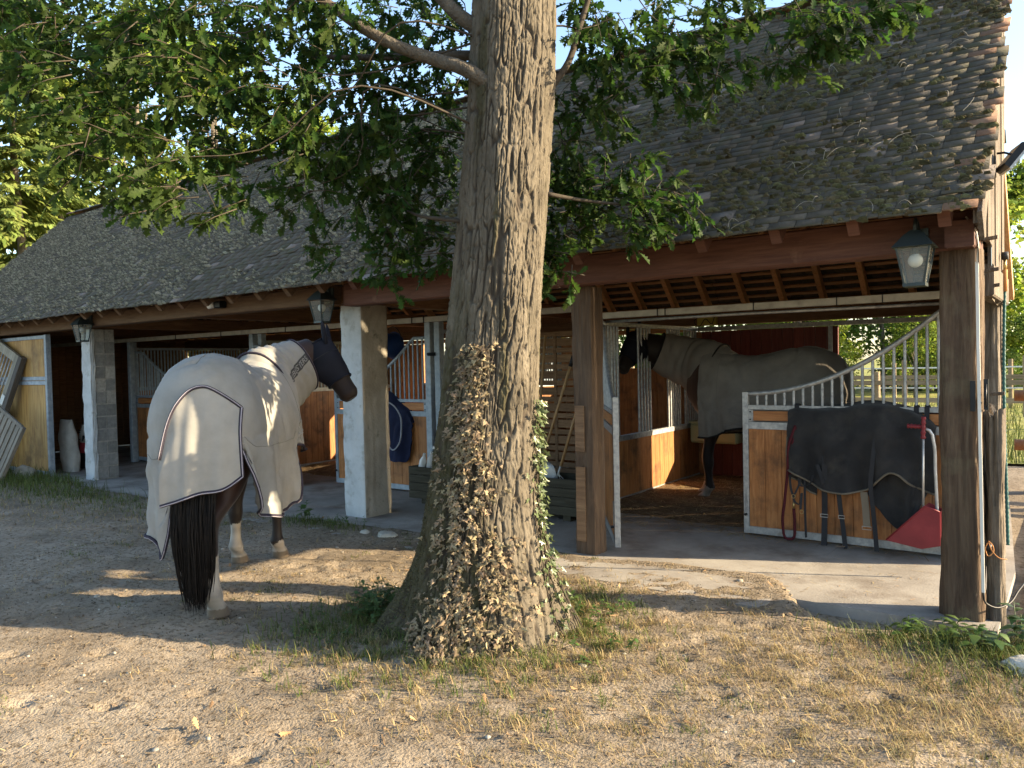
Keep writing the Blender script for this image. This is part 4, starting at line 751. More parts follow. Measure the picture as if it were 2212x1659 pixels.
M_leaf = mat('oak_leaf', [(.019, .042, .008), (.032, .064, .011), (.046, .083, .016)], nscale=9, rough=.6, bump=.15, bscale=30, isl=.35, hue=.025, rnd=.2, transl=.5, spec=.2)
TR = [(-.12, -2.302, -1.835, .575), (.05, -2.300, -1.828, .53), (.18, -2.296, -1.82, .478), (.32, -2.293, -1.813, .43), (.46, -2.291, -1.808, .392), (.73, -2.290, -1.80, .342), (1.0, -2.277, -1.779, .310), (1.29, -2.26, -1.757, .288), (1.56, -2.244, -1.736, .278), (2.12, -2.212, -1.695, .268), (2.67, -2.186, -1.657, .258), (3.22, -2.16, -1.62, .253), (3.8, -2.14, -1.587, .243), (4.4, -2.12, -1.56, .235), (6.0, -2.05, -1.5, .20), (8.5, -2.0, -1.45, .09)]
oak = empty('oak_tree', (-2.3, -1.83, 0), label='big oak with deeply furrowed trunk standing in front of the stable', cat='tree'); OL = np.array(oak.location)
def worley(u, v, pu, seed):
    i, j = np.floor(u).astype(int), np.floor(v).astype(int); f1 = np.full(u.shape, 9.); f2 = np.full(u.shape, 9.)
    for di in (-1, 0, 1):
        for dj in (-1, 0, 1):
            ii, jj = i + di, j + dj; px_ = ii + .15 + .7 * hsh(ii % pu, jj, 0, seed); py_ = jj + .1 + .8 * hsh(ii % pu, jj, 1, seed); d = np.hypot(u - px_, v - py_); f2 = np.where(d < f1, f1, np.minimum(f2, d)); f1 = np.minimum(f1, d)
    return f1, f2
def trunk_at(z, th, h=0):
    p = interp(z, TR); fl = np.clip(1 - z / .75, 0, 1) ** 2
    lob = sum(a * np.exp(-((np.mod(th - R(c) + math.pi, 2 * math.pi) - math.pi) / R(wd)) ** 2) for c, wd, a in ((-150, 22, .32), (-78, 17, .25), (-20, 20, .16), (28, 20, .22), (100, 24, .2), (165, 22, .2))) - .12
    r = p[..., 2] * (1 + fl * lob * 1.25) + .010 * np.sin(th * 3 + z * 1.7) + .006 * np.sin(th * 7 + z * 3) + h
    return np.stack([p[..., 0] + r * np.cos(th), p[..., 1] + r * np.sin(th), z], -1)
nth, nz_ = 440, 600; th = np.arange(nth) / nth * 2 * math.pi; zz = -.1 + 4.4 * (np.arange(nz_) / (nz_ - 1)) ** 1.0; TH, ZZ = np.meshgrid(th, zz, indexing='xy'); K_ = 46
wu = TH / (2 * math.pi) * K_ + .55 * (fbm(ZZ * 3.2 + 9, TH * 0 + 1.0, 81) - .5) * 2 + .35 * (vn(ZZ * 11, np.cos(TH) * 4 + np.sin(TH) * 5, 82) - .5); wv = ZZ / .15 + .8 * (vn(np.cos(TH) * 6 + 9, np.sin(TH) * 6 + ZZ * 2, 83) - .5)
f1, f2 = worley(wu, wv, K_, 84); cell = np.clip((f2 - f1) / .10, 0, 1)
un = TH / (2 * math.pi); n1 = vn(np.mod(un * 72 + .3 * (fbm(ZZ * 2.3, TH * 0 + 4, 181) - .5) + .5 * (vn(ZZ * 5, np.cos(TH) * 3 + np.sin(TH) * 4, 182) - .5), 72), ZZ * 4.4, 183, 72); n2 = vn(np.mod(un * 140 + 1.5 * (vn(ZZ * 7, np.cos(TH) * 5, 184) - .5), 140), ZZ * 13, 185, 140); n3 = vn(np.mod(un * 30, 30), ZZ * 2.2, 186, 30)
ridge = np.clip(np.abs(2 * n1 - 1) / .22, 0, 1); g1 = ridge * ridge * (3 - 2 * ridge) * (.5 + .5 * cell); r2 = np.clip(np.abs(2 * n2 - 1) / .35, 0, 1)
bark = .015 * g1 + .005 * r2 * g1 + .007 * (n3 - .5) + .005 * (vn(np.cos(TH) * 30 + 40, np.sin(TH) * 30 + ZZ * 40, 86) - .5) + .004 * (vn(np.cos(TH) * 70 + 90, np.sin(TH) * 70 + ZZ * 90, 187) - .5) - .016
left = np.clip(.5 + .9 * np.cos(TH - R(-150)), 0, 1); moss_shade = np.clip((1.35 * left + .12 - ZZ * .72 + 1.1 * (fbm(np.cos(TH) * 4 + 8, np.sin(TH) * 4 + ZZ * 3, 87) - .5)) * 2.2, 0, 1) * (.45 + .55 * vn(np.cos(TH) * 40 + 50, np.sin(TH) * 40 + ZZ * 50, 89))
moss_shade = np.maximum(moss_shade, np.clip((fbm(np.cos(TH) * 3 + 5, np.sin(TH) * 3 + ZZ * 1.2, 90) - .62) * 6, 0, .7))
bark += moss_shade * .010 * vn(np.cos(TH) * 60 + 70, np.sin(TH) * 60 + ZZ * 60, 91)
V = trunk_at(ZZ, TH, bark) - OL; i = (np.arange(nz_ - 1)[:, None] * nth + np.arange(nth)[None]); j = (np.arange(nz_ - 1)[:, None] * nth + (np.arange(nth)[None] + 1) % nth); F = np.stack([i, j, j + nth, i + nth], -1).reshape(-1, 4)
me = fastmesh('trunk', V.reshape(-1, 3), F, M_bark, True); ca = me.color_attributes.new('Col', 'FLOAT_COLOR', 'POINT'); c_ = np.ones((nth * nz_, 4), np.float32); c_[:, 0] = moss_shade.ravel(); c_[:, 1] = (.9 * (1 - g1) ** 1.3).ravel(); ca.data.foreach_set('color', c_.ravel()); trunk = place('trunk', me, oak)
zt = np.linspace(4.25, 8.5, 12); p_ = interp(zt, TR); MB().tube(np.stack([p_[:, 0], p_[:, 1], zt], -1) - OL, p_[:, 2], 14).build('upper_trunk', M_twig, oak, True)
for pts, r0_, r1_ in (([(-2.05, -1.72, 3.14), (-2.16, -1.86, 3.23), (-2.255, -1.93, 3.30), (-2.41, -1.96, 3.37), (-2.62, -2.08, 3.47), (-2.80, -2.20, 3.59), (-2.97, -2.33, 3.75), (-3.3, -2.6, 4.1)], .045, .02), ([(-2.18, -1.68, 3.52), (-2.36, -1.82, 3.66), (-2.5, -1.9, 3.85), (-2.7, -2.0, 4.3)], .05, .03), ([(-2.2, -1.6, 3.45), (-2.5, -1.72, 3.50), (-2.9, -1.85, 3.55), (-3.4, -2.1, 3.6)], .035, .014), ([(-1.98, -1.45, 3.25), (-1.90, -1.36, 3.42), (-1.86, -1.30, 3.62), (-1.78, -1.22, 3.95)], .022, .014), ([(-2.0, -1.48, 2.62), (-1.88, -1.25, 2.60), (-1.7, -1.08, 2.58), (-1.52, -.95, 2.60)], .014, .006), ([(-2.35, -1.85, 2.45), (-2.6, -1.9, 2.5), (-2.9, -1.75, 2.6)], .014, .006)):
    P_ = curve(pts, 20); MB().tube(P_ - OL, np.linspace(r0_, r1_, 20), 10).build('limb', M_limb if r0_ > .03 else M_twig, oak, True)
CROWN = [(-5.16, -3.32, 3.95, 0.36, 70), (-4.26, -3.41, 3.58, 0.27, 80), (-4.44, -3.04, 3.81, 0.32, 85), (-3.57, -3.15, 3.51, 0.28, 90), (-4.09, -2.53, 3.83, 0.33, 85), (-3.30, -2.70, 3.61, 0.29, 90), (-3.73, -2.01, 3.87, 0.34, 85), (-2.98, -2.22, 3.66, 0.30, 90), (-3.32, -1.46, 3.95, 0.36, 85), (-2.72, -1.64, 3.75, 0.27, 70), (-4.12, -3.57, 3.24, 0.18, 36), (-3.64, -3.47, 3.13, 0.22, 62), (-4.01, -2.98, 3.33, 0.28, 78), (-3.37, -3.01, 3.15, 0.25, 80), (-3.85, -2.37, 3.40, 0.30, 80), (-3.17, -2.49, 3.24, 0.27, 85), (-3.48, -1.84, 3.46, 0.31, 80), (-2.91, -1.92, 3.31, 0.29, 85), (-3.01, -1.37, 3.45, 0.29, 75), (-3.54, -3.52, 2.81, 0.16, 44), (-3.75, -3.18, 2.91, 0.22, 62), (-3.28, -3.21, 2.71, 0.19, 58), (-3.63, -2.72, 2.90, 0.24, 64), (-3.67, -2.37, 3.04, 0.27, 68), (-3.19, -2.39, 2.92, 0.26, 80), (-3.35, -1.88, 3.06, 0.29, 80), (-2.96, -1.84, 2.96, 0.28, 80), (-2.95, -1.46, 3.01, 0.25, 70), (-3.60, -3.46, 2.60, 0.13, 30), (-3.61, -3.21, 2.62, 0.15, 34), (-3.14, -3.24, 2.49, 0.13, 30), (-3.10, -3.09, 2.40, 0.09, 13), (-3.39, -2.67, 2.68, 0.15, 30), (-3.35, -2.27, 2.69, 0.20, 46), (-3.27, -1.96, 2.70, 0.23, 52), (-3.05, -1.80, 2.66, 0.23, 56), (-3.00, -1.51, 2.70, 0.22, 52), (-3.05, -1.69, 2.40, 0.17, 30), (-2.95, -1.48, 2.44, 0.16, 30), (-3.32, -2.01, 2.35, 0.11, 13), (-3.47, -2.00, 2.32, 0.09, 8), (-3.03, -1.80, 2.21, 0.10, 12), (-2.82, -1.52, 2.27, 0.09, 12), (-3.34, -2.26, 2.63, 0.08, 8), (-2.98, -1.77, 2.15, 0.07, 7),
 (-2.01, -1.11, 3.79, 0.22, 46), (-1.65, -1.23, 3.57, 0.22, 50), (-1.62, -0.71, 3.83, 0.24, 48), (-1.31, -0.86, 3.52, 0.21, 42), (-1.25, -0.55, 3.77, 0.18, 30), (-1.89, -1.04, 3.41, 0.22, 44), (-1.51, -1.14, 3.34, 0.21, 44), (-1.42, -0.82, 3.33, 0.17, 30), (-1.17, -0.76, 3.32, 0.13, 22), (-2.06, -1.05, 3.17, 0.17, 28), (-1.70, -1.16, 3.13, 0.14, 22), (-2.12, -1.10, 3.00, 0.12, 18), (-1.02, -0.51, 3.81, 0.14, 22), (-0.76, -0.45, 3.70, 0.17, 32), (-0.53, -0.40, 3.62, 0.15, 28), (-0.33, -0.25, 3.69, 0.12, 22), (-0.75, -0.44, 3.47, 0.14, 24), (-0.65, -0.37, 3.50, 0.10, 14), (-0.91, -0.44, 3.40, 0.08, 10), (-2.14, -1.00, 2.72, 0.18, 36), (-1.84, -1.03, 2.73, 0.19, 40), (-1.61, -0.98, 2.78, 0.14, 24), (-1.58, -0.97, 2.55, 0.16, 30), (-1.42, -0.84, 2.61, 0.13, 20), (-2.01, -1.04, 2.48, 0.15, 28), (-1.77, -0.98, 2.46, 0.15, 26), (-1.51, -0.92, 2.42, 0.10, 12), (-2.06, -1.20, 2.26, 0.11, 14), (-2.02, -1.18, 2.11, 0.08, 8), (-1.35, -0.79, 2.55, 0.07, 8), (-2.13, -1.26, 2.14, 0.07, 7)]
CROWN += [(-2.35, -1.18, 2.35, .20, 46), (-2.35, -.95, 2.55, .22, 50), (-2.15, -.85, 2.78, .20, 46), (-2.5, -.95, 2.85, .22, 46), (-2.45, -1.25, 2.72, .2, 40), (-2.55, -1.1, 2.2, .14, 20)]  # unseen leaf clusters added behind the trunk to shade the horse
HIGH = [(-3.6, -2.6, 4.9, .75, 230), (-4.6, -3.2, 4.7, .7, 200), (-2.3, -1.6, 5.2, .85, 260), (-1.2, -1.1, 4.9, .75, 230), (-1.2, -2.6, 5.0, .8, 230), (-2.6, -3.4, 4.9, .8, 230), (-4.4, -1.8, 5.2, .8, 200), (-3.0, -.6, 5.6, .8, 200), (-2.2, -1.5, 6.6, 1.2, 320), (-3.6, -2.2, 6.4, 1.0, 240), (-.9, -1.2, 6.2, 1.0, 240), (-2.2, -1.4, 8.2, .9, 220), (-5.6, -2.6, 4.7, .7, 150)]  # upper crown out of view, put in for the shade it casts
prof = [(0, .012), (.10, .02), (.20, .12), (.27, .05), (.38, .20), (.47, .075), (.58, .265), (.68, .11), (.79, .22), (.89, .09), (1.0, .015)]
def leafverts():
    """oak leaf outline folded on the midrib: per station left, mid, right"""
    x = np.array([p[0] for p in prof]); h = np.array([p[1] for p in prof]); z = -.10 * x ** 2 * 1.6
    return np.stack([np.stack([x + .03 * np.sign(h - .15), h, z + .28 * h], -1), np.stack([x, 0 * x, z], -1), np.stack([x + .03 * np.sign(h - .15), -h, z + .28 * h], -1)], 1).reshape(-1, 3)
LV = leafverts(); LF = np.array([(3 * k + q, 3 * k + q + 1, 3 * k + 4 + q, 3 * k + 3 + q) for k in range(len(prof) - 1) for q in (0, 1)])
bp, bd, bn, bs, tw_ = [], [], [], [], MB(); r_ = np.random.default_rng(17)
for ci, (cx, cy, cz, cr, n) in enumerate(CROWN + HIGH):
    high = ci >= len(CROWN); k = max(1, n // (9 if high else (4 if (cx < -3.1 and cz < 3.2) else 3))); C_ = np.array([cx, cy, cz]); base = interp(np.array([min(max(cz + .1, 2.3), 7.8)]), TR)[0][:2]; src = np.array([base[0], base[1], min(max(cz + .25, 2.35), 7.9)])
    if cr > .16 and (ci % 3 == 0): 
        mid = (src + C_) / 2 + r_.normal(0, .14, 3) + (0, 0, .16); mid2 = src * .25 + C_ * .75 + r_.normal(0, .10, 3) + (0, 0, .10); tw_.tube(curve([src, mid, mid2, C_], 13), np.linspace(.008 if not high else .03, .002, 13), 5)
    for s in range(k):
        d = nrm(r_.normal(0, 1, 3)); o = C_ + d * cr * 1.15 * r_.random() ** .4; out = nrm(np.array([o[0] + 2.2, o[1] + 1.7, 0]) * .5 + d * .8 + r_.normal(0, .4, 3) + (0, 0, -.35)); L_ = r_.uniform(.16, .30); st_ = o - out * L_ * .6
        tw_.tube([st_, st_ + out * L_ * .55 + (0, 0, .01), st_ + out * L_], [.0035, .0025, .0015], 4)
        m = 9 + int(r_.integers(0, 4)); t = np.sort(r_.uniform(.15, 1.0, m)); 
        for q in t:
            b_ = st_ + out * L_ * q; dd = nrm(out * .8 + r_.normal(0, .75, 3) + (0, 0, -.45)); up_ = nrm(np.array([0, 0, 1]) + r_.normal(0, .55, 3)); bp.append(b_); bd.append(dd); bn.append(up_); bs.append(r_.uniform(.06, .12) * (1.25 if high else 1))
bp, bd, bn, bs = map(np.array, (bp, bd, bn, bs)); sd = nrm(np.cross(bn, bd)); un = np.cross(bd, sd)
tw_.v = [v - OL for v in tw_.v]; tw_.build('twigs', M_twig, oak, True, kind='stuff')
dl = np.linalg.norm(bp - np.array(CAM), axis=1); rel = bp - np.array(CAM); fz = rel @ np.array(fw); inv = (np.abs(rel @ np.array(rt) / fz) < .65) & (np.abs(rel @ np.array(up) / fz) < .48) & (fz > 0)
key = np.where(inv, dl - bs * 8, 99); near_i = np.argsort(key)[:300]; rest_i = np.setdiff1d(np.arange(len(bp)), near_i)
def leafcloud(ix): return (bp[ix][:, None] + bs[ix][:, None, None] * (bd[ix][:, None] * LV[None, :, :1] + sd[ix][:, None] * LV[None, :, 1:2] + un[ix][:, None] * LV[None, :, 2:])) - OL
V = leafcloud(rest_i); n = len(rest_i); crown = place('crown', fastmesh('crown', V.reshape(-1, 3), (np.arange(n)[:, None, None] * len(LV) + LF[None]).reshape(-1, 4), M_leaf, True), oak, kind='stuff')
lm = fastmesh('leaf', LV, LF, M_leaf, True)
for q in near_i: place('leaf', lm, crown, Matrix(((bd[q][0] * bs[q], sd[q][0] * bs[q], un[q][0] * bs[q], bp[q][0] - OL[0]), (bd[q][1] * bs[q], sd[q][1] * bs[q], un[q][1] * bs[q], bp[q][1] - OL[1]), (bd[q][2] * bs[q], sd[q][2] * bs[q], un[q][2] * bs[q], bp[q][2] - OL[2]), (0, 0, 0, 1))))
# ivy on the trunk: a withered sheet on the near side, a living strand on the right
ivp = np.array([(0, 0), (-.22, .10), (-.10, .32), (-.42, .42), (-.12, .62), (0, 1.0), (.12, .62), (.42, .42), (.10, .32), (.22, .10)]); IV = np.concatenate([[(0, .38, .06)], np.stack([ivp[:, 0], ivp[:, 1], -.10 * np.abs(ivp[:, 0])], -1)]); IF = np.array([(0, 1 + k, 1 + (k + 1) % 10) for k in range(10)])
M_ivyd = mat('withered_ivy', [(.14, .105, .06), (.23, .18, .11), (.32, .26, .17)], nscale=20, rough=.9, bump=.2, isl=.4, hue=.02, rnd=0, transl=.2); M_ivyg = mat('green_ivy', [(.05, .075, .03), (.09, .12, .05), (.14, .17, .08)], nscale=20, rough=.35, bump=.1, isl=.3, rnd=0, transl=.25, spec=.5)
def ivy(name, label, m, th_, z_, size, seed, outw):
    r = np.random.default_rng(seed); n = len(z_); P_ = trunk_at(z_, th_, .004 + outw * r.random(n)); nn = np.stack([np.cos(th_), np.sin(th_), 0 * th_], -1); tn = np.stack([-np.sin(th_), np.cos(th_), 0 * th_], -1)
    d = nrm(tn * r.normal(0, .9, (n, 1)) + np.array([0, 0, -1.0]) * r.uniform(.1, 1.0, (n, 1)) + nn * r.uniform(.0, .8, (n, 1))); curl = r.uniform(.1, .5, n) * (2.4 if 'wither' in name else 1); u_ = nrm(nn + r.normal(0, .45, (n, 3))); s = nrm(np.cross(d, u_)); u_ = np.cross(s, d)
    V = P_[:, None] + size[:, None, None] * (s[:, None] * IV[None, :, :1] + d[:, None] * IV[None, :, 1:2] + u_[:, None] * (IV[None, :, 2:] * curl[:, None, None] * 4 + curl[:, None, None] * (IV[None, :, 1:2] - .4) ** 2)); g = empty(name, (-2.3, -2.1, 0), label=label, cat='ivy')
    place('foliage', fastmesh('foliage', V.reshape(-1, 3) - np.array(g.location), (np.arange(n)[:, None, None] * 11 + IF[None]).reshape(-1, 3), m, False), g, kind='stuff')
    b = MB(); 
    for q in range(7):
        t0 = np.quantile(th_, .1 + .8 * r.random()); zz2 = np.linspace(.02, z_.max() * r.uniform(.6, .98), 24); b.tube(trunk_at(zz2, t0 + .12 * np.sin(zz2 * 5 + q) + .1 * (r.random() - .5) * zz2, .010) - np.array(g.location), .004, 5)
    b.build('stem', M_twig, g, True, kind='stuff'); return g
r = np.random.default_rng(23); n = 3400; z_ = 1.66 * r.random(n) ** 1.5 + .06; th_ = R(-72) + R(14) * (z_ < 1.3) * .4 + r.normal(0, 1, n) * R(15) * (1.35 - .75 * z_ / 1.7) + R(10) * np.sin(z_ * 4); k = vn(th_ * 14, z_ * 9, 92) > .33; ivy('withered_ivy', 'sheet of withered tan ivy leaves on the near side of the oak trunk', M_ivyd, th_[k], z_[k], r.uniform(.016, .052, k.sum()), 24, .05)
n = 330; z_ = 1.30 * r.random(n) ** .8 + .10; th_ = R(17) + r.normal(0, 1, n) * R(9) - R(16) * np.clip(.6 - z_, 0, 1); ivy('green_ivy', 'strand of living pale green ivy on the right side of the oak trunk', M_ivyg, th_, z_, r.uniform(.03, .055, n), 25, .05)
# soft moss cushions on the shaded foot of the trunk
n = 9000; z_ = 1.1 * r.random(n) ** 1.3; th_ = R(-150) + r.normal(0, 1, n) * R(48); th_[: n // 3] = r.uniform(-math.pi, math.pi, n // 3); z_[: n // 3] *= .35; P_ = trunk_at(z_, th_, .0); nn = np.stack([np.cos(th_), np.sin(th_), r.normal(.1, .4, n)], -1); tg = r.normal(0, 1, (n, 3)); l = r.uniform(.008, .022, n)[:, None]
V = np.stack([P_ - tg * .003, P_ + tg * .003, P_ + nrm(nn + .5 * tg) * l], 1) - OL; place('trunk_moss', fastmesh('trunk_moss', V.reshape(-1, 3), np.arange(n * 3).reshape(-1, 3), M_moss), oak, kind='stuff')
# ------------------------------------------------------------------ horses
def vcolmat(name, rough=.6, bump=.2, bscale=120, sheen=.1, stretch=(1, 1, .25)):
    m = mat(name, [(.5, .5, .5), (.5, .5, .5)], rough=rough, bump=bump, bscale=bscale, bstretch=stretch, bdist=.004, rnd=0, sheen=sheen); t = m.node_tree; a = t.nodes.new('ShaderNodeVertexColor'); a.layer_name = 'Col'
    t.links.new(a.outputs['Color'], t.nodes['Principled BSDF'].inputs['Base Color']); return m
M_coat = vcolmat('horse_coat')
M_hair = mat('dark_tail_hair', [(.003, .0025, .0025), (.006, .005, .0045), (.014, .010, .008)], nscale=30, rough=.6, bump=0, isl=.4, rnd=0, spec=.12)
M_fly = mat('navy_fly_mask', [(.004, .005, .010), (.008, .009, .017)], nscale=8, rough=.8, bump=.3, bscale=300, bdist=.002)
M_sheet1 = mat('pale_fly_sheet', [(.235, .232, .215), (.285, .28, .26), (.325, .32, .30)], nscale=5, rough=.9, bump=.35, bscale=260, bdist=.003, rnd=0, wear=((.26, .245, .205), 3, .55, .8), transl=.08)
M_sheet2 = mat('grey_brown_sheet', [(.17, .15, .13), (.21, .19, .165), (.25, .225, .195)], nscale=5, rough=.9, bump=.3, bscale=240, bdist=.003, rnd=0)
M_tapeD = mat('dark_purple_tape', [(.022, .018, .028), (.035, .03, .045)], rough=.85, bump=.2); M_tapeL = mat('lilac_grey_tape', [(.30, .28, .32), (.36, .34, .38)], rough=.85, bump=.1); M_tapeK = mat('black_tape', [(.012, .012, .014), (.02, .02, .022)], rough=.85, bump=.2)
M_seam = mat('seam_stitching', [(.15, .145, .125), (.19, .18, .16)], rough=.9, bump=.2); M_strip = mat('charcoal_strip', [(.045, .045, .045), (.06, .06, .06)], rough=.85, bump=.2)
M_letter = mat('grey_lettering', [(.20, .20, .195), (.25, .25, .245)], rough=.8, bump=0)
TOPL = [(-.86, 1.36), (-.78, 1.53), (-.66, 1.625), (-.5, 1.675), (-.3, 1.665), (-.05, 1.615), (.2, 1.60), (.42, 1.655), (.56, 1.69), (.72, 1.62), (.88, 1.40)]
BOTL = [(-.86, 1.10), (-.7, .98), (-.45, .96), (-.2, .90), (.15, .84), (.5, .82), (.72, .93), (.88, 1.15)]
HALF = [(-.86, .12), (-.78, .235), (-.66, .30), (-.5, .325), (-.25, .31), (.05, .335), (.3, .32), (.55, .265), (.72, .21), (.88, .08)]
def ellloft(b, C, A, Bv, n=24):
    th = np.arange(n) / n * 2 * math.pi; V = C[:, None] + A[:, None] * np.cos(th)[None, :, None] + Bv[:, None] * np.sin(th)[None, :, None]
    b.grid(V, close=True); k = len(C); b.add(V[0], [tuple(range(n - 1, -1, -1))]); b.add(V[-1], [tuple(range(n))])
def frames(P_, up):
    T = nrm(np.gradient(P_, axis=0)); up = np.broadcast_to(np.asarray(up, float), P_.shape); S = nrm(np.cross(T, up)); U = np.cross(S, T); return T, S, U
def make_horse(label, loc, rz, legs, neck, head, sheet, tape, tape2, rugp, colf, tail, flap, text=None, coat_label=None):
    """local axes: x forwards, y to the horse's left, z up"""
    g = empty('horse', loc, rz, label=label, cat='horse'); b = MB()
    x = np.linspace(-.86, .88, 30); zt, zb, hw = interp(x, TOPL), interp(x, BOTL), interp(x, HALF); z0 = x * 0
    ellloft(b, np.stack([x, z0, (zt + zb) / 2], -1), np.stack([z0, z0, (zt - zb) / 2], -1), np.stack([z0, -hw, z0], -1), 32)
    for L_ in legs:
        P_ = curve([q[:3] for q in L_], 34); d = np.concatenate([[0], np.cumsum(np.linalg.norm(np.diff(np.array([q[:3] for q in L_]), axis=0), axis=1))]); rr = interp(np.linspace(0, 1, 34), [(a / d[-1], q[3], q[4]) for a, q in zip(d, L_)])
        ellloft(b, P_, np.stack([rr[:, 0], 0 * rr[:, 0], 0 * rr[:, 0]], -1), np.stack([0 * rr[:, 0], rr[:, 1], 0 * rr[:, 0]], -1), 16)
        c = np.array([L_[-1][0], L_[-1][1], 0.0]); hv = np.array([(c + (.03 * k_ + .004, 0, .078 - .083 * k_), (.062 + .022 * k_), (.058 + .018 * k_)) for k_ in (0, .3, .7, 1.0)], dtype=object)
        ellloft(b, np.array([q[0] for q in hv], float), np.array([(q[1], 0, 0) for q in hv], float), np.array([(0, q[2], 0) for q in hv], float), 16)
    nc = np.array(neck, float); NP = curve(nc[:, :3], 20); NR = interp(np.linspace(0, 1, 20), [(i_ / (len(nc) - 1), *q[3:5]) for i_, q in enumerate(nc)]); T, S, U = frames(NP, (0, 0, 1)); ellloft(b, NP, U * NR[:, :1], S * NR[:, 1:], 24)
    hp0, hp1, hup = (np.array(q, float) for q in head); HP = hp0 + np.linspace(0, 1, 22)[:, None] * (hp1 - hp0); tt = np.linspace(0, 1, 22)
    HD = 1.09 * interp(tt, [(0, .105, .085), (.12, .135, .105), (.30, .150, .108), (.48, .118, .088), (.66, .088, .068), (.82, .080, .062), (.93, .078, .062), (1.0, .050, .042)]); Th, Sh, Uh = frames(HP, hup); HP2 = HP - Uh * (.045 * np.exp(-((tt - .28) / .2) ** 2))[:, None]; ellloft(b, HP2, Uh * HD[:, :1], Sh * HD[:, 1:], 22)
    for sgn in (-1, 1): # nostril wings
        c = HP[19] + Uh[19] * .03 + Sh[19] * sgn * .045; ellloft(b, c + np.linspace(-1, 1, 5)[:, None] * Th[19] * .03, np.tile(Uh[19] * .028, (5, 1)) * np.sqrt(1.05 - np.linspace(-1, 1, 5) ** 2)[:, None], np.tile(Sh[19] * .02, (5, 1)), 8)
    me = b.mesh('body', M_coat); tmp = bpy.data.objects.new('tmp', me); COL.objects.link(tmp)
    md = tmp.modifiers.new('r', 'REMESH'); md.mode = 'VOXEL'; md.voxel_size = .0115; md.use_smooth_shade = True
    ms = tmp.modifiers.new('s', 'SMOOTH'); ms.iterations = 3; ms.factor = .5
    dg = bpy.context.evaluated_depsgraph_get(); me2 = bpy.data.meshes.new_from_object(tmp.evaluated_get(dg)); bpy.data.objects.remove(tmp)
    me2.name = 'body'; me2.materials.clear(); me2.materials.append(M_coat); n = len(me2.vertices); co = np.zeros(n * 3, np.float32); me2.vertices.foreach_get('co', co); co = co.reshape(-1, 3)
    ca = me2.color_attributes.new('Col', 'FLOAT_COLOR', 'POINT'); col = np.ones((n, 4), np.float32); col[:, :3] = colf(co); ca.data.foreach_set('color', col.ravel()); me2.polygons.foreach_set('use_smooth', [True] * len(me2.polygons))
    place('body', me2, g)
    # eyes and ears
    for sgn in (-1, 1):
        eb = HP[1] + Uh[1] * .085 + Sh[1] * sgn * .065; tip = eb + Uh[1] * .085 - Th[1] * .165 + Sh[1] * sgn * .02; k_ = np.linspace(0, 1, 9)
        eb = eb + Th[1] * .03; MB().tube(eb + k_[:, None] * (tip - eb) + np.sin(k_ * math.pi)[:, None] * Sh[1] * sgn * .012, .044 * np.sqrt(np.clip(1 - k_ ** 2.2, .01, 1)) * (.75 + .5 * k_ * (1 - k_) * 2), 10, flat=.55).build('ear', M_fly, g, True)
    # fly mask: net over the face, noseband, brow seam
    k0, k1 = 0, 15; mk = MB(); off = .014; th = np.arange(28) / 28 * 2 * math.pi
    bulge = .02 * np.exp(-((tt - .38) / .12) ** 2); V = HP2[k0:k1, None] + Uh[k0:k1, None] * ((HD[k0:k1, :1] + off) * np.cos(th))[..., None] + Sh[k0:k1, None] * ((HD[k0:k1, 1:] + off + bulge[k0:k1, None] * np.cos(th) ** 2) * np.sin(th))[..., None]
    mk.grid(V, close=True); o = mk.build('fly_mask', M_fly, g, True, fixn=True)
    for q in (0, 14): mk = MB(); mk.tube(np.concatenate([V[q], V[q][:1]]), .009, 6); mk.build('mask_band', M_fly, g, True)
    mk = MB(); mk.tube(V[5][np.arange(-8, 9)], .004, 5); mk.build('mask_seam', M_strap, g, True)
    # ---- rug: main sheet as a dome with hanging skirts
    npth, nt3 = 150, 40; p = np.linspace(0, 1, npth); ang = np.zeros(npth); X_ = np.zeros(npth); Yq = np.zeros(npth); XA = np.zeros(npth); xf, xr = rugp['xf'], -.55
    RW = lambda x_: interp(x_, HALF) + .046
    for i_, q in enumerate(p):
        if q < .36: X_[i_] = xf + (xr - xf) * q / .36; Yq[i_] = -RW(X_[i_]); XA[i_] = X_[i_]; ang[i_] = -90
        elif q > .64: X_[i_] = xr + (xf - xr) * (q - .64) / .36; Yq[i_] = RW(X_[i_]); XA[i_] = X_[i_]; ang[i_] = 90
        else:
            a = (q - .36) / .28 * 180 - 90; ang[i_] = a; X_[i_] = xr - .37 * math.cos(R(a)); Yq[i_] = RW(xr) * math.sin(R(a)); XA[i_] = xr - .14 * math.cos(R(a))
    hem = np.where(ang == -90, interp(X_, rugp['hemR']), np.where(ang == 90, interp(X_, rugp['hemL']), interp(ang, rugp['hemB']))); ztop = interp(XA, TOPL) + .036; zs = 1.20
    t = np.linspace(0, 1, nt3); G = np.zeros((npth, nt3, 3)); ps = p * 34
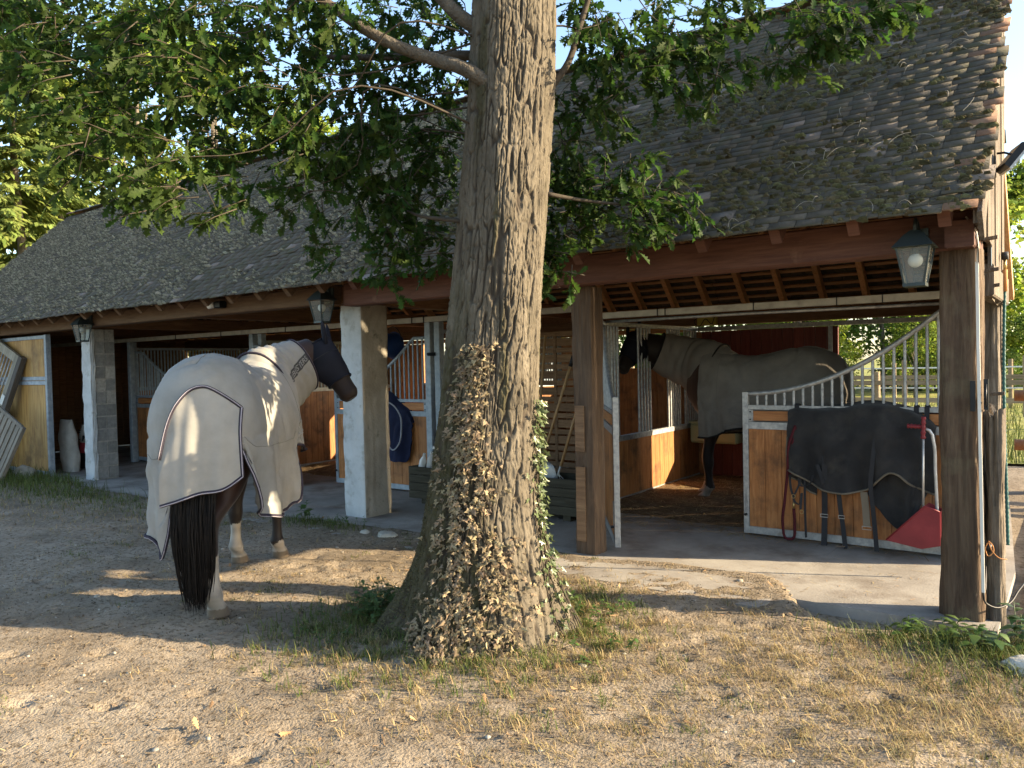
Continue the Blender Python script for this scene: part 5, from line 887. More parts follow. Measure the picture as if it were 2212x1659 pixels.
    for j, tv in enumerate(t):
        if tv < .42: s_ = tv / .42 * math.pi / 2; k_ = math.sin(s_) ** .92; G[:, j, 0] = XA + (X_ - XA) * k_; G[:, j, 1] = Yq * k_; G[:, j, 2] = zs + (ztop - zs) * math.cos(s_) ** 1.05
        else:
            v = (tv - .42) / .58; fo = .016 * v * (np.sin(ps * 2.1 + rugp['seed'] + v) + .7 * np.sin(ps * 3.7 + 1.3 * v)) + .085 * v ** .8 * (vn(ps * .95 + .5 * v, ps * 0 + v * 1.1, rugp['seed'] + 5) - .5) + .020 * v * (np.abs(2 * vn(ps * 1.6 + v, v * 1.5 + ps * 0, rugp['seed'] + 9) - 1) - .5) - .01 * v; nx_ = np.where(np.abs(ang) == 90, 0, -np.cos(np.radians(ang))); ny_ = np.where(np.abs(ang) == 90, np.sign(ang), np.sin(np.radians(ang)))
            G[:, j, 0] = X_ + nx_ * fo; G[:, j, 1] = Yq + ny_ * (fo + .015 * v); G[:, j, 2] = zs + (hem - zs) * v
        wr = 1.5 * (.014 * (fbm(p * 26, p * 0 + tv * 5, rugp['seed']) - .5) - .012 * np.clip(1 - np.abs(2 * vn(p * 15 + tv * 3.0, p * -5 + tv * 5.5, rugp['seed'] + 21) - 1) / .25, 0, 1) + .008 * np.clip(1 - np.abs(2 * vn(p * 21 - tv * 4.0, p * 6 + tv * 4.5, rugp['seed'] + 25) - 1) / .2, 0, 1)); G[:, j, 1] += wr * np.tanh(Yq * 9) * min(1, tv * 4); G[:, j, 2] += wr * .6
    H2 = G.copy(); C0 = np.array([-.1, 0, 1.1]); dvec = nrm(G - C0); H2 -= dvec * .006
    clothbuild(G, H2, 'rug', sheet, g)
    def tapeline(L_, r_=.011, close=False):
        L_ = np.asarray(L_); MB().tube(L_ + nrm(L_ - C0) * .004, r_, 6).build('rug_trim', tape, g, True)
        if tape2: MB().tube(L_ + nrm(L_ - C0) * .0125, r_ * .36, 5).build('rug_trim', tape2, g, True)
    tapeline(G[:, -1])
    for L_ in (G[:75, 0], G[20:131, 21], G[12, 2:38], G[138, 2:38]): MB().tube(L_ + nrm(L_ - C0) * .001, .0018, 5).build('seam', M_seam, g, True)
    # neck cover
    ns, nph = 60, 44; sN = np.linspace(0, rugp['ncov'], ns); NPc = interp(sN, [(i_ / 19, *q) for i_, q in enumerate(NP)]); NRc = interp(sN, [(i_ / 19, *q) for i_, q in enumerate(NR)]); Tn, Sn, Un = frames(NPc, (0, 0, 1)); ph = np.arange(nph) / nph * 2 * math.pi
    def nsurf(s, f, off=0.0):
        """point on the neck cover: s along, f angle from the crest towards the horse's right"""
        s = np.asarray(s, float); f = np.asarray(f, float); c = interp(s, [(a, *q) for a, q in zip(sN, NPc)]); rr = interp(s, [(a, *q) for a, q in zip(sN, NRc)]); u_ = interp(s, [(a, *q) for a, q in zip(sN, Un)]); v_ = interp(s, [(a, *q) for a, q in zip(sN, Sn)])
        pl = .028 + .008 * np.sin(s * rugp['pleat'] + 1.9 * np.sin(f * 2) + 2.2 * np.cos(f) + 2 * vn(s * 5, f * 1.2, 73)) * (.3 + vn(s * 12, f * 1.6, 74)) * (1 - .75 * np.clip((s - .55) / .3, 0, 1)) + .012 * (vn(s * 9 + 3, f * 2.2, 71) - .5) + off; lo = .03 * np.clip(-np.cos(f), 0, 1)
        return c + u_ * ((rr[..., 0] + pl + lo) * np.cos(f))[..., None] + v_ * ((rr[..., 1] + pl) * np.sin(f))[..., None]
    SS, FF = np.meshgrid(sN, ph, indexing='ij'); V = nsurf(SS, FF); nb = MB(); nb.grid(V, close=True); nb.build('neck_cover', sheet, g, True, fixn=True)
    fl_ = np.linspace(0, 2 * math.pi, 44); tapeline(nsurf(fl_ * 0 + rugp['ncov'] - .004, fl_, .002), .008); f2 = np.linspace(-2.2, 2.2, 40); L_ = nsurf(.16 + .05 * np.cos(f2), f2, .006); tapeline(L_, .010)
    # tail flap and tail
    if flap:
        nu, nv_ = 40, 30; U_, V_ = np.meshgrid(np.linspace(0, 1, nu), np.linspace(0, 1, nv_), indexing='ij'); yy = flap['y0'] + (flap['y1'] - flap['y0']) * U_; zt_ = interp(U_, flap['top']); zb_ = interp(U_, flap['bot']); Z_ = zt_ + (zb_ - zt_) * V_
        cz_ = np.clip((Z_ - 1.20) / .475, 0, .98) ** (1 / 1.05); kz = np.sqrt(1 - cz_ ** 2) ** .92; sa2 = np.clip(yy / (.42 * kz), -.93, .93); xx = -.60 - np.sqrt(1 - sa2 ** 2) * (.14 + .235 * kz) - .03 * np.sin(V_ * 2.2) * np.clip(V_ * 3, 0, 1) - .020 * V_ ** .7 * np.sin(U_ * 15 + 1 + V_ * 1.5) + .010 * np.sin(U_ * 31 + V_ * 3); xx = xx - .022 * (1 - V_) ** 2; pad = np.pad(xx, ((5, 5), (0, 0)), 'edge'); xx = sum(pad[q:q + nu] for q in range(11)) / 11; A_ = np.stack([xx, yy, Z_], -1); B_ = A_.copy(); B_[..., 0] += .007
        clothbuild(A_, B_, 'tail_flap', sheet, g); tapeline(A_[:, -1]); tapeline(A_[:, 0]); tapeline(A_[-1])
    if tail:
        V = []; F = []; r_ = np.random.default_rng(5)
        for k_ in range(tail['n']):
            a = r_.normal(0, .4); bspread = r_.normal(0, 1); zend = tail['zend'] + abs(r_.normal(0, .16)); ks = np.linspace(0, 1, 9); y_ = tail['y'] + np.clip(bspread, -1.9, 1.9) * (.050 + .022 * np.sin(ks * 2.6)) * (1 - .45 * ks ** 2) + .02 * np.sin(ks * 5 + a * 5) * ks + tail.get('dy', 0) * ks; x_ = tail['x'] + r_.normal(0, .022) - .055 * np.clip((ks - .25) * 4, 0, 1) + .04 * ks ** 2; z_ = tail['z'] + (zend - tail['z']) * ks
            P_ = np.stack([x_ + 0 * ks, y_, z_], -1); wv = .0055 * (1.05 - ks ** 4); b0 = sum(len(q) for q in V); V.append(np.concatenate([P_ - np.stack([0 * ks, wv, 0 * ks], -1), P_ + np.stack([0 * ks, wv, 0 * ks], -1), P_ + np.stack([-wv, 0 * ks, 0 * ks], -1)]))
            i_ = np.arange(8); F += [np.stack([b0 + i_, b0 + i_ + 1, b0 + 18 + i_ + 1, b0 + 18 + i_], -1), np.stack([b0 + 18 + i_, b0 + 18 + i_ + 1, b0 + 9 + i_ + 1, b0 + 9 + i_], -1)]
        place('tail', fastmesh('tail', np.concatenate(V), np.concatenate(F), M_hair, True), g, kind='stuff')
    if text:
        s0, s1, fa, fb = text['s0'], text['s1'], text['fa'], text['fb']; q = np.linspace(0, 1, 30); S2, F2 = np.meshgrid(s0 + (s1 - s0) * q, np.linspace(0, 1, 7), indexing='ij'); FA = fa[0] + (fa[1] - fa[0]) * (S2 - s0) / (s1 - s0); FB = fb[0] + (fb[1] - fb[0]) * (S2 - s0) / (s1 - s0)
        A_ = nsurf(S2, FA + (FB - FA) * F2, .0035); bb_ = MB(); bb_.grid(A_); band = bb_.build('brand_strip', M_strip, g, True)
        cu = bpy.data.curves.new('t', 'FONT'); cu.body = text['body']; cu.size = 1; to = bpy.data.objects.new('t', cu); COL.objects.link(to); cu.resolution_u = 3; cu.offset = .012
        dg = bpy.context.evaluated_depsgraph_get(); tm = bpy.data.meshes.new_from_object(to.evaluated_get(dg)); bpy.data.objects.remove(to); n = len(tm.vertices); co = np.zeros(n * 3, np.float32); tm.vertices.foreach_get('co', co); co = co.reshape(-1, 3)
        tx = (co[:, 0] - co[:, 0].min()) / np.ptp(co[:, 0]); ty = (co[:, 1] - co[:, 1].min()) / np.ptp(co[:, 1]); s_ = s0 + (s1 - s0) * (.04 + .92 * tx); k_ = (s_ - s0) / (s1 - s0); a1 = fa[0] + (fa[1] - fa[0]) * k_; b1 = fb[0] + (fb[1] - fb[0]) * k_
        W_ = nsurf(s_, b1 + (a1 - b1) * (.20 + .60 * ty), .0075); tm.vertices.foreach_set('co', W_.astype(np.float32).ravel()); tm.materials.clear(); tm.materials.append(M_letter); tm.update(); place('lettering', tm, band)
    return g
def leg_hind(hx, hy, s, kx=0):
    """hip, stifle, gaskin, hock, cannon, fetlock, pastern"""
    return [(-.58, .13 * s, 1.25, .25, .15), (-.52 + kx * .4, .17 * s, 1.02, .21, .12), (-.60 + kx * .6 + .3 * (hx + .7), .15 * s, .80, .125, .085), (hx - .12, hy, .57, .092, .060), (hx - .105, hy, .50, .072, .054), (hx - .085, hy, .36, .056, .048), (hx - .085, hy, .22, .060, .054), (hx - .075, hy, .155, .078, .066), (hx - .045, hy, .105, .058, .054), (hx - .015, hy, .075, .064, .060)]
def leg_front(hx, hy, s):
    return [(.56, .15 * s, 1.15, .17, .11), (.52 + .3 * (hx - .6), .16 * s, .92, .105, .075), (.54 + .7 * (hx - .6), (.15 * s + hy) / 2, .68, .068, .055), (hx - .05, hy, .49, .064, .058), (hx - .055, hy, .43, .066, .060), (hx - .055, hy, .33, .045, .041), (hx - .065, hy, .20, .050, .046), (hx - .065, hy, .145, .066, .060), (hx - .035, hy, .105, .052, .050), (hx - .008, hy, .075, .060, .056)]
def bay(stock):
    def f(c):
        col = np.tile(np.array([.040, .015, .008]), (len(c), 1)); leg = np.clip((.95 - c[:, 2]) / .35, 0, 1)[:, None]; col = col * (1 - leg) + leg * np.array([.012, .008, .007]); h = np.clip((c[:, 0] - .85) / .15, 0, 1)[:, None] * (c[:, 2] > 1.2)[:, None]; col = col * (1 - h) + h * np.array([.014, .009, .007])
        n = vn(c[:, 0] * 22 + c[:, 1] * 31, c[:, 2] * 17, 88)
        for (x, y, zt) in stock:
            near_ = np.hypot((c[:, 0] - x) , c[:, 1] - y) < .21; k = (near_ & (c[:, 2] < zt + .05 * (n - .5) + .10 * np.clip((c[:, 0] - x + .06) * 3, -.3, .3)))[:, None]; col = np.where(k, np.array([.36, .325, .275]) * (.62 + .55 * n[:, None]), col)
            hf = (near_ & (c[:, 2] < .062))[:, None]; col = np.where(hf, np.array([.15, .115, .08]) * (.7 + .5 * n[:, None]), col)
        low = (c[:, 2] < .062)[:, None]; dark = low & ~np.any([np.hypot(c[:, 0] - x, c[:, 1] - y) < .21 for x, y, _ in stock], axis=0)[:, None]; return np.where(dark, np.array([.03, .025, .022]), col)
    return f
hemB1 = [(-90, .64), (-75, .70), (-60, .98), (-50, 1.20), (-25, 1.27), (0, 1.20), (14, .92), (24, .58), (60, .54), (90, .56)]
make_horse('bay horse in a pale fly sheet and dark mask standing in the yard', (-4.424, -2.017, 0), R(36 + 90),
    [leg_hind(-.70, -.09, -1), leg_hind(-.30, .12, 1, .1), leg_front(.674, .27, 1), leg_front(.834, -.02, -1)],
    [(.36, 0, 1.32, .27, .20), (.62, -.03, 1.45, .335, .20), (.80, -.10, 1.54, .275, .155), (.95, -.19, 1.63, .215, .125), (1.08, -.30, 1.73, .15, .105)],
    ((1.085, -.315, 1.80), (1.02, -.63, 1.325), (.1, -.75, .6)), M_sheet1, M_tapeD, M_tapeL,
    dict(xf=.66, seed=3, ncov=.82, pleat=58, hemR=[(-.55, .63), (-.37, .585), (.05, .60), (.13, .63), (.2, .80), (.32, 1.0), (.45, .96), (.66, .92)], hemL=[(-.55, .56), (0, .62), (.3, .9), (.66, .92)], hemB=hemB1),
    bay([(-.74, -.09, .42), (-.34, .12, .35), (.64, .27, .33), (.81, -.02, .15)]),
    dict(n=520, x=-.865, y=-.035, z=1.10, zend=.07), dict(y0=.125, y1=-.335, top=[(0, 1.06), (.12, 1.27), (.3, 1.43), (.55, 1.50), (.8, 1.44), (1, 1.36)], bot=[(0, .775), (.2, .80), (.5, .845), (.85, .875), (1, .93)]),
    dict(body='BUG BUSTERS', s0=.26, s1=.81, fa=(1.38, 1.12), fb=(1.62, 1.42)))
make_horse('dark horse in a grey-brown rug standing in the right stall', (-2.20, 3.05, 0), R(180),
    [leg_hind(-.70, -.13, -1), leg_hind(-.62, .15, 1), leg_front(.66, .13, 1), leg_front(.78, -.14, -1)],
    [(.36, 0, 1.32, .27, .20), (.66, -.06, 1.47, .33, .19), (.95, -.2, 1.58, .27, .15), (1.22, -.20, 1.68, .215, .125), (1.46, -.02, 1.80, .15, .105)],
    ((1.50, .06, 1.87), (1.55, .40, 1.48), (.2, .5, .7)), M_sheet2, M_tapeK, None,
    dict(xf=.66, seed=8, ncov=.86, pleat=46, hemR=[(-.55, .78), (0, .8), (.3, .75), (.66, .74)], hemL=[(-.55, .86), (0, .86), (.25, .84), (.5, .74), (.66, .73)], hemB=[(-90, .78), (0, .80), (90, .86)]),
    bay([(.62, .13, .16), (.74, -.14, .16)]), None, None)
# ------------------------------------------------------------------ trees beyond, fences
M_crownA = mat('sunlit_broadleaf', [(.12, .175, .022), (.17, .23, .034), (.21, .26, .05)], nscale=.6, rough=.6, bump=0, isl=.4, hue=.03, rnd=.15, transl=.6, spec=.2)
M_crownB = mat('mid_green_broadleaf', [(.09, .15, .028), (.13, .20, .04), (.165, .23, .052)], nscale=.6, rough=.6, bump=0, isl=.4, hue=.025, rnd=.15, transl=.6, spec=.2)
M_needle = mat('spruce_needles', [(.125, .17, .04), (.175, .225, .055), (.21, .25, .075)], nscale=.8, rough=.7, bump=0, isl=.35, hue=.02, rnd=.12, transl=.25, spec=.15)
M_needleD = mat('dark_spruce_needles', [(.04, .075, .03), (.06, .10, .04), (.08, .12, .05)], nscale=.8, rough=.7, bump=0, isl=.35, hue=.02, rnd=.1, transl=.2, spec=.15)
M_trunkf = mat('far_trunk', [(.10, .085, .065), (.17, .145, .115)], nscale=4, rough=.95, bump=.4)
def cards(P_, d, s, up_, seed):
    r = np.random.default_rng(seed); sd_ = nrm(np.cross(d, up_)); un_ = np.cross(sd_, d); q = np.array([(0, 0, 0), (.45, .34, .06), (1, 0, -.08), (.45, -.34, .06)]); return (P_[:, None] + s[:, None, None] * (d[:, None] * q[None, :, :1] + sd_[:, None] * q[None, :, 1:2] + un_[:, None] * q[None, :, 2:])).reshape(-1, 3)
def broadleaf_mesh(seed, H, W, n, ls, base=.12):
    r = np.random.default_rng(seed); cl = []
    for k in range(34):
        z = H * (base + (1 - base) * r.random()); t = (z / H - base) / (1 - base); rad = W * (math.sin(math.pi * min(1, .16 + .84 * t)) ** .75) * r.uniform(.35, 1.0); a = r.uniform(0, 6.28); cl.append((rad * math.cos(a), rad * math.sin(a), z, r.uniform(.16, .30) * W + .25))
    cl = np.array(cl); ix = r.integers(0, len(cl), n); d = nrm(r.normal(0, 1, (n, 3))); P_ = cl[ix, :3] + d * (cl[ix, 3] * r.random(n) ** .35)[:, None] * np.array([1, 1, .75]); P_[:, 2] = np.maximum(P_[:, 2], .15)
    V = cards(P_, nrm(d * .6 + r.normal(0, .6, (n, 3)) + (0, 0, -.25)), r.uniform(.7, 1.3, n) * ls, nrm(d + (0, 0, 1) + r.normal(0, .4, (n, 3))), seed + 1); return V, np.arange(n * 4).reshape(-1, 4), cl
def spruce_mesh(seed, H, W, ls):
    r = np.random.default_rng(seed); P_, D_, S_, U_ = [], [], [], []; z = .5
    while z < H * .985:
        t = z / H; L = W * (1 - t) ** .85 + .12; nb = int(7 + 5 * (1 - t))
        for b in range(nb):
            a = r.uniform(0, 6.28); Lb = L * r.uniform(.72, 1.1); m = int(10 + 34 * Lb / W); q = np.linspace(.12, 1, m) ; out = np.array([math.cos(a), math.sin(a), 0]); sd_ = np.array([-math.sin(a), math.cos(a), 0]); c = out * (Lb * q)[:, None] + np.array([0, 0, 1]) * (z - .38 * Lb * q ** 1.2 + .16 * Lb * q ** 3)[:, None]
            for side in (-1, 1, 0):
                o = c + r.normal(0, .03, c.shape); P_.append(o); D_.append(nrm(out * .7 + sd_ * side * .8 + np.array([0, 0, -.45]) + r.normal(0, .2, c.shape))); S_.append(ls * r.uniform(.7, 1.3, m) * (1.1 - .4 * q)); U_.append(np.tile(np.array([0, 0, 1.0]), (m, 1)) + r.normal(0, .3, c.shape))
        z += .26 + .10 * t
    P_, D_, S_, U_ = np.concatenate(P_), np.concatenate(D_), np.concatenate(S_), nrm(np.concatenate(U_)); n = len(P_); sd_ = nrm(np.cross(D_, U_)); un_ = np.cross(sd_, D_); q = np.array([(0, 0, 0), (.5, .17, -.05), (1, 0, -.16), (.5, -.17, -.05)])
    V = (P_[:, None] + S_[:, None, None] * (D_[:, None] * q[None, :, :1] + sd_[:, None] * q[None, :, 1:2] + un_[:, None] * q[None, :, 2:])).reshape(-1, 3); return V, np.arange(n * 4).reshape(-1, 4)
def trunkmb(H, r0_, lean=0.0, seed=0):
    z = np.linspace(-.1, H * .9, 10); return MB().tube(np.stack([lean * z + .05 * np.sin(z + seed), .05 * np.cos(z * .8 + seed), z], -1), np.linspace(r0_, .03, 10), 9)
bl = [broadleaf_mesh(s, H, W, n, ls) for s, H, W, n, ls in ((101, 11.0, 3.0, 6500, .26), (102, 9.0, 3.4, 6500, .25), (103, 12.5, 3.2, 7000, .27))]
blm = {}
def broadleaf(label, x, y, var, m, s, rz, grp):
    g = empty('broadleaf_tree', (x, y, 0), rz, label=label, cat='tree', group=grp); g.scale = (s, s, s); key = (var, m.name)
    if key not in blm: blm[key] = (fastmesh('crown', bl[var][0], bl[var][1], m), trunkmb((11, 9, 12.5)[var], .16, .02, var).mesh('trunk', M_trunkf, True), [MB().tube(curve([(0, 0, c[2] * .55), (c[0] * .5, c[1] * .5, c[2] * .8), (c[0], c[1], c[2])], 6), np.linspace(.05, .015, 6), 5).mesh('limb', M_trunkf) for c in bl[var][2][:8]])
    a, b, l = blm[key]; place('crown', a, g, kind='stuff'); place('trunk', b, g)
    for q in l: place('limb', q, g)
spm = {}
def spruce(label, x, y, H, W, m, s, rz, grp, ls=.30):
    g = empty('spruce_tree', (x, y, 0), rz, label=label, cat='tree', group=grp); g.scale = (s, s, s); key = (H, m.name)
    if key not in spm: V, F = spruce_mesh(int(H * 7), H, W, ls); spm[key] = (fastmesh('crown', V, F, m), trunkmb(H, .17, 0, 3).mesh('trunk', M_trunkf, True))
    place('crown', spm[key][0], g, kind='stuff'); place('trunk', spm[key][1], g)
GL = 'trees beyond the left end of the stable'; GR = 'woodland trees behind the meadow'
spruce('sunlit yellow-green spruce rising past the left end of the roof', -22.6, 3.6, 13, 3.4, M_needle, 1.0, .3, GL)
spruce('spruce at the far left edge in front of the taller one', -22.2, -1.2, 13, 3.4, M_needle, .9, 1.7, GL)
spruce('spruce tip behind the left eave, deeper in the wood', -27.5, 6.8, 13, 3.4, M_needle, 1.05, 2.9, GL)
for k, (x, y, v, s, lab) in enumerate(((-27, 9.3, 2, 1.2, 'tall yellow-green tree just right of the spruce above the roof'), (-28.5, 13.2, 0, 1.35, 'bright leafy tree showing through the oak branches left of centre'), (-27, 16.5, 1, 1.4, 'low bushy tree hidden behind the mid roof ridge'), (-33, 11.5, 2, 1.1, 'pale tree standing behind the other left trees'))):
    broadleaf(lab, x, y, v, M_crownA, s, k * 1.3, GL)
RT = [(-17.5, 27.5, 1, .95, M_crownB, 'leafy tree at the far left of the wood seen past the partition bars'), (-14.5, 25.5, 0, .85, M_crownA, 'bright tree showing through the bars above the stalled horse'), (-11.5, 28, 1, 1.0, M_crownB, 'tree behind the red rear boards'), (-8.6, 26.5, 0, .9, M_crownA, 'bright leafy tree at the left side of the rear hatch'), (-6.3, 31, 2, .8, M_crownB, 'deeper green tree in the middle of the rear hatch'), (-2.9, 30.5, 1, 1.0, M_crownA, 'leafy tree just left of the corner post in the hatch'), (-1.0, 31.5, 0, .80, M_crownA, 'bright tree showing right of the gable boards'), (-20.5, 26, 2, .8, M_crownB, 'tall tree at the wood corner beyond the stable')]
for k, (x, y, v, s, m, lab) in enumerate(RT): broadleaf(lab, x, y, v, m, s, k * 2.1 + .5, GR)
spruce('dark spruce in the centre of the rear hatch view', -4.9, 33.0, 11, 2.6, M_needleD, .95, .8, GR, .26); spruce('dark spruce behind the meadow at the right edge', -.2, 38, 11, 2.6, M_needleD, 1.0, 2.2, GR, .26); spruce('dark spruce deep in the wood left of the hatch', -10.2, 33, 11, 2.6, M_needleD, 1.05, 3.1, GR, .26)
for k, (x, y, s) in enumerate(((-13, 24.2, .30), (-9.6, 24.6, .30), (-6.9, 24.9, .30), (-4.2, 25.4, .30), (-.9, 26.2, .26), (1.2, 27.5, .2))): # low shrubs along the wood edge
    broadleaf(('low shrub at the wood edge left of the bars', 'low shrub behind the stalled horse', 'low shrub left in the hatch view', 'low shrub under the dark spruce', 'low shrub right of the gable', 'small shrub at the right picture edge')[k], x, y, 1, M_crownA if k in (1, 2, 3) else M_crownB, s * 1.2, k * 1.7, 'shrubs along the wood edge')
# fences
M_log = wood('orange_round_timber', [(.30, .15, .065), (.42, .22, .10), (.50, .29, .14)], (9, 9, .8), bump=.4, rough=.8); M_rail = wood('pale_fence_rail', [(.19, .14, .085), (.28, .215, .135), (.35, .28, .185)], GX, rough=.8); M_tape = mat('white_tape', [(.62, .62, .58), (.70, .70, .66)], rough=.7, bump=0)
lf = empty('log_fence', (.10, 5.4, 0), label='stout round-log fence standing just behind the stable corner', cat='fence')
for k in range(4):
    rough_post(.0 + k * 2.1, .19 + k * 2.1, -.09, .10, -.05, 1.22, 50 + k, .006, nz=14, per=20, round_=.28).build('post', M_log, lf, True)
for z in (.52, 1.10): MB().tube([(-.14, .0, z), (3.2, .02, z + .01), (6.4, 0, z)], .065, 12).build('rail', M_log, lf, True)
def paddock(label, y, x0, x1, step, hs, m, h=1.25):
    g = empty('paddock_fence', (x0, y, 0), label=label, cat='fence', group='fences across the meadow'); n = int((x1 - x0) / step)
    for k in range(n + 1): rough_post(k * step - .06, k * step + .06, -.06, .06, -.05, h + .05 * math.sin(k * 3), 60 + k, .004, nz=8, per=16, round_=.25).build('post', M_rail, g)
    for z in hs: MB().bar((-.1, -.07, z), (x1 - x0, -.07, z + .02), (0, .03, 0), (0, 0, .11 if m is M_rail else .04), .1).build('rail', m, g)
paddock('near paddock fence with two pale wooden rails', 14.5, -12.5, 6, 2.3, (.55, .95), M_rail); paddock('far paddock fence with white tape strands', 20.5, -16, 8, 3.0, (.6, .9, 1.2), M_tape, 1.4)
paddock('middle paddock fence with one wooden rail', 17.4, -14, 7, 2.7, (1.0,), M_rail, 1.5)
# ------------------------------------------------------------------ grass, litter, weeds
M_grass = mat('green_grass', [(.06, .085, .018), (.10, .125, .03), (.15, .16, .05)], nscale=3, rough=.6, bump=0, isl=.4, hue=.02, rnd=0, transl=.3, spec=.2); M_dry = mat('dry_grass', [(.20, .15, .065), (.31, .235, .11), (.40, .32, .17)], nscale=3, rough=.7, bump=0, isl=.4, hue=.02, rnd=0, transl=.25, spec=.2)
def blades(P_, L, lean, wd, seed):
    r = np.random.default_rng(seed); n = len(P_); a = r.uniform(0, 6.283, n); o = np.stack([np.cos(a), np.sin(a), 0 * a], -1); s = np.stack([-np.sin(a), np.cos(a), 0 * a], -1) * (wd * r.uniform(.6, 1.4, n))[:, None]; ln = lean * r.uniform(.4, 1.4, n); L = L[:, None]; up_ = np.array([0, 0, 1.0])
    m1 = P_ + L * .5 * (up_ * np.cos(ln * .6)[:, None] + o * np.sin(ln * .6)[:, None]); m2 = m1 + L * .5 * (up_ * np.cos(ln * 1.5)[:, None] + o * np.sin(ln * 1.5)[:, None]); m2[:, 2] = np.maximum(m2[:, 2], P_[:, 2] + .004)
    V = np.stack([P_ - s, P_ + s, m1 + s * .7, m1 - s * .7, m2 + s * .12, m2 - s * .12], 1).reshape(-1, 3); q = np.array([(0, 1, 2, 3), (3, 2, 4, 5)]); return V, (np.arange(n)[:, None, None] * 6 + q[None]).reshape(-1, 4)
r = np.random.default_rng(33)
def onslab(x, y): return (y > gedge(x) - .02) & (x < .25) & (x > -16.4)
def scatter(n, f): 
    P_ = f(n); P_ = P_[~onslab(P_[:, 0], P_[:, 1])]; d = np.hypot(P_[:, 0] - OAK[0], P_[:, 1] - OAK[1]); P_ = P_[d > .40]; return np.stack([P_[:, 0], P_[:, 1], gh(P_[:, 0], P_[:, 1])], -1)
def gauss(cx, cy, sx, sy): return lambda n: np.stack([r.normal(cx, sx, n), r.normal(cy, sy, n)], -1)
def ring(rad, sp, cx=OAK[0], cy=OAK[1]):
    def f(n): a = r.uniform(0, 6.283, n); q = rad + np.abs(r.normal(0, sp, n)); return np.stack([cx + q * np.cos(a), cy + q * np.sin(a)], -1)
    return f
def yard(n, thr, sc=1.4, seed=95):
    x = r.uniform(-11, 1.4, n * 4); y = r.uniform(-4.4, .0, n * 4); k = fbm(x * sc, y * sc, seed) > thr; return np.stack([x[k][:n], y[k][:n]], -1)
GV, GF, nn_ = [], [], 0
def grassobj(name, label, sets, m):
    V, F, b = [], [], 0
    for P_, L, lean, wd in sets: v, f = blades(P_, r.uniform(.5, 1.3, len(P_)) * L, lean, wd, len(P_)); V.append(v); F.append(f + b); b += len(v)
    place(name, fastmesh(name, np.concatenate(V), np.concatenate(F), m), kind='stuff', label=label, cat='grass')
def tufty(f, k=14, sp=.022):
    def g(n): c = f(max(1, n // k)); return np.repeat(c, k, 0) + r.normal(0, sp, (len(c) * k, 2))
    return g
grassobj('green_grass', 'short green grass in patches over the yard and round the oak foot', [(scatter(5500, tufty(ring(.48, .34), 12)), .075, .9, .0022), (scatter(1500, gauss(.05, -.55, .32, .14)), .10, .7, .0022), (scatter(1100, gauss(.25, -.75, .3, .25)), .10, .8, .0022), (scatter(2600, gauss(-12.3, -.55, 1.3, .35)), .16, .6, .004), (scatter(2200, gauss(-9.8, -.75, 1.3, .3)), .07, .7, .003), (scatter(700, gauss(-5.7, -.28, .35, .1)), .08, .8, .0025), (scatter(6500, tufty(lambda n: yard(n, .56), 18, .03)), .032, 1.0, .0018), (scatter(700, gauss(-3.1, -2.2, .25, .3)), .10, .7, .0025)], M_grass)
grassobj('dry_grass', 'bleached dry grass matted over the sunny foreground', [(scatter(9000, tufty(ring(.52, .45), 16, .03)), .07, 1.45, .0017), (scatter(12000, tufty(gauss(.15, -1.4, .65, .5), 22, .035)), .07, 1.5, .0016), (scatter(4000, tufty(gauss(-.3, -2.6, .8, .5), 20, .03)), .055, 1.5, .0016), (scatter(7000, tufty(lambda n: yard(n, .56, 1.1, 97), 24, .035)), .045, 1.55, .0016), (scatter(2500, gauss(-9.5, -1.2, 2.0, .5)), .05, 1.0, .003)], M_dry)
n = 9000; P_ = np.concatenate([scatter(n, lambda q: np.stack([r.uniform(-9, 1.4, q), r.uniform(-4.4, .3, q)], -1))]); P_[:, 2] += .005; V, F = flakes(P_, r.uniform(.012, .05, len(P_)) * np.where(r.random(len(P_)) < .06, 3.0, 1), r.uniform(.0018, .006, len(P_)), .12, 61); px = np.stack([r.uniform(-5, 0, 500), r.uniform(-.1, 1.5, 500), np.full(500, .004)], -1); V2, F2 = flakes(px, r.uniform(.01, .06, 500), r.uniform(.002, .006, 500), .03, 62)
place('straw_litter', fastmesh('straw_litter', np.concatenate([V, V2]), np.concatenate([F, F2 + len(V)]), M_straw), kind='stuff', label='bits of straw and wood chips strewn over the yard', cat='litter')
M_soil = mat('dark_crumbs', [(.06, .045, .032), (.11, .085, .06), (.20, .16, .11)], rough=1, bump=0, isl=.5, rnd=0); n = 14000; P_ = scatter(n, lambda q: np.stack([r.uniform(-7, 1.4, q), -4.4 + 4.6 * r.random(q) ** 1.3], -1)); n = len(P_); s = r.uniform(.003, .010, n); q = np.array([(1, 0, -.3), (-.5, .87, -.3), (-.5, -.87, -.3), (0, 0, .9)]); a = r.uniform(0, 6.28, n); ca_, sa_ = np.cos(a), np.sin(a)
V = P_[:, None] + s[:, None, None] * np.stack([ca_[:, None] * q[:, 0] - sa_[:, None] * q[:, 1], sa_[:, None] * q[:, 0] + ca_[:, None] * q[:, 1], np.tile(q[:, 2], (n, 1))], -1); place('soil_crumbs', fastmesh('soil_crumbs', V.reshape(-1, 3), (np.arange(n)[:, None, None] * 4 + np.array([(0, 1, 3), (1, 2, 3), (2, 0, 3), (0, 2, 1)])[None]).reshape(-1, 3), M_soil), kind='stuff', label='crumbs of earth and grit on the yard', cat='grit')
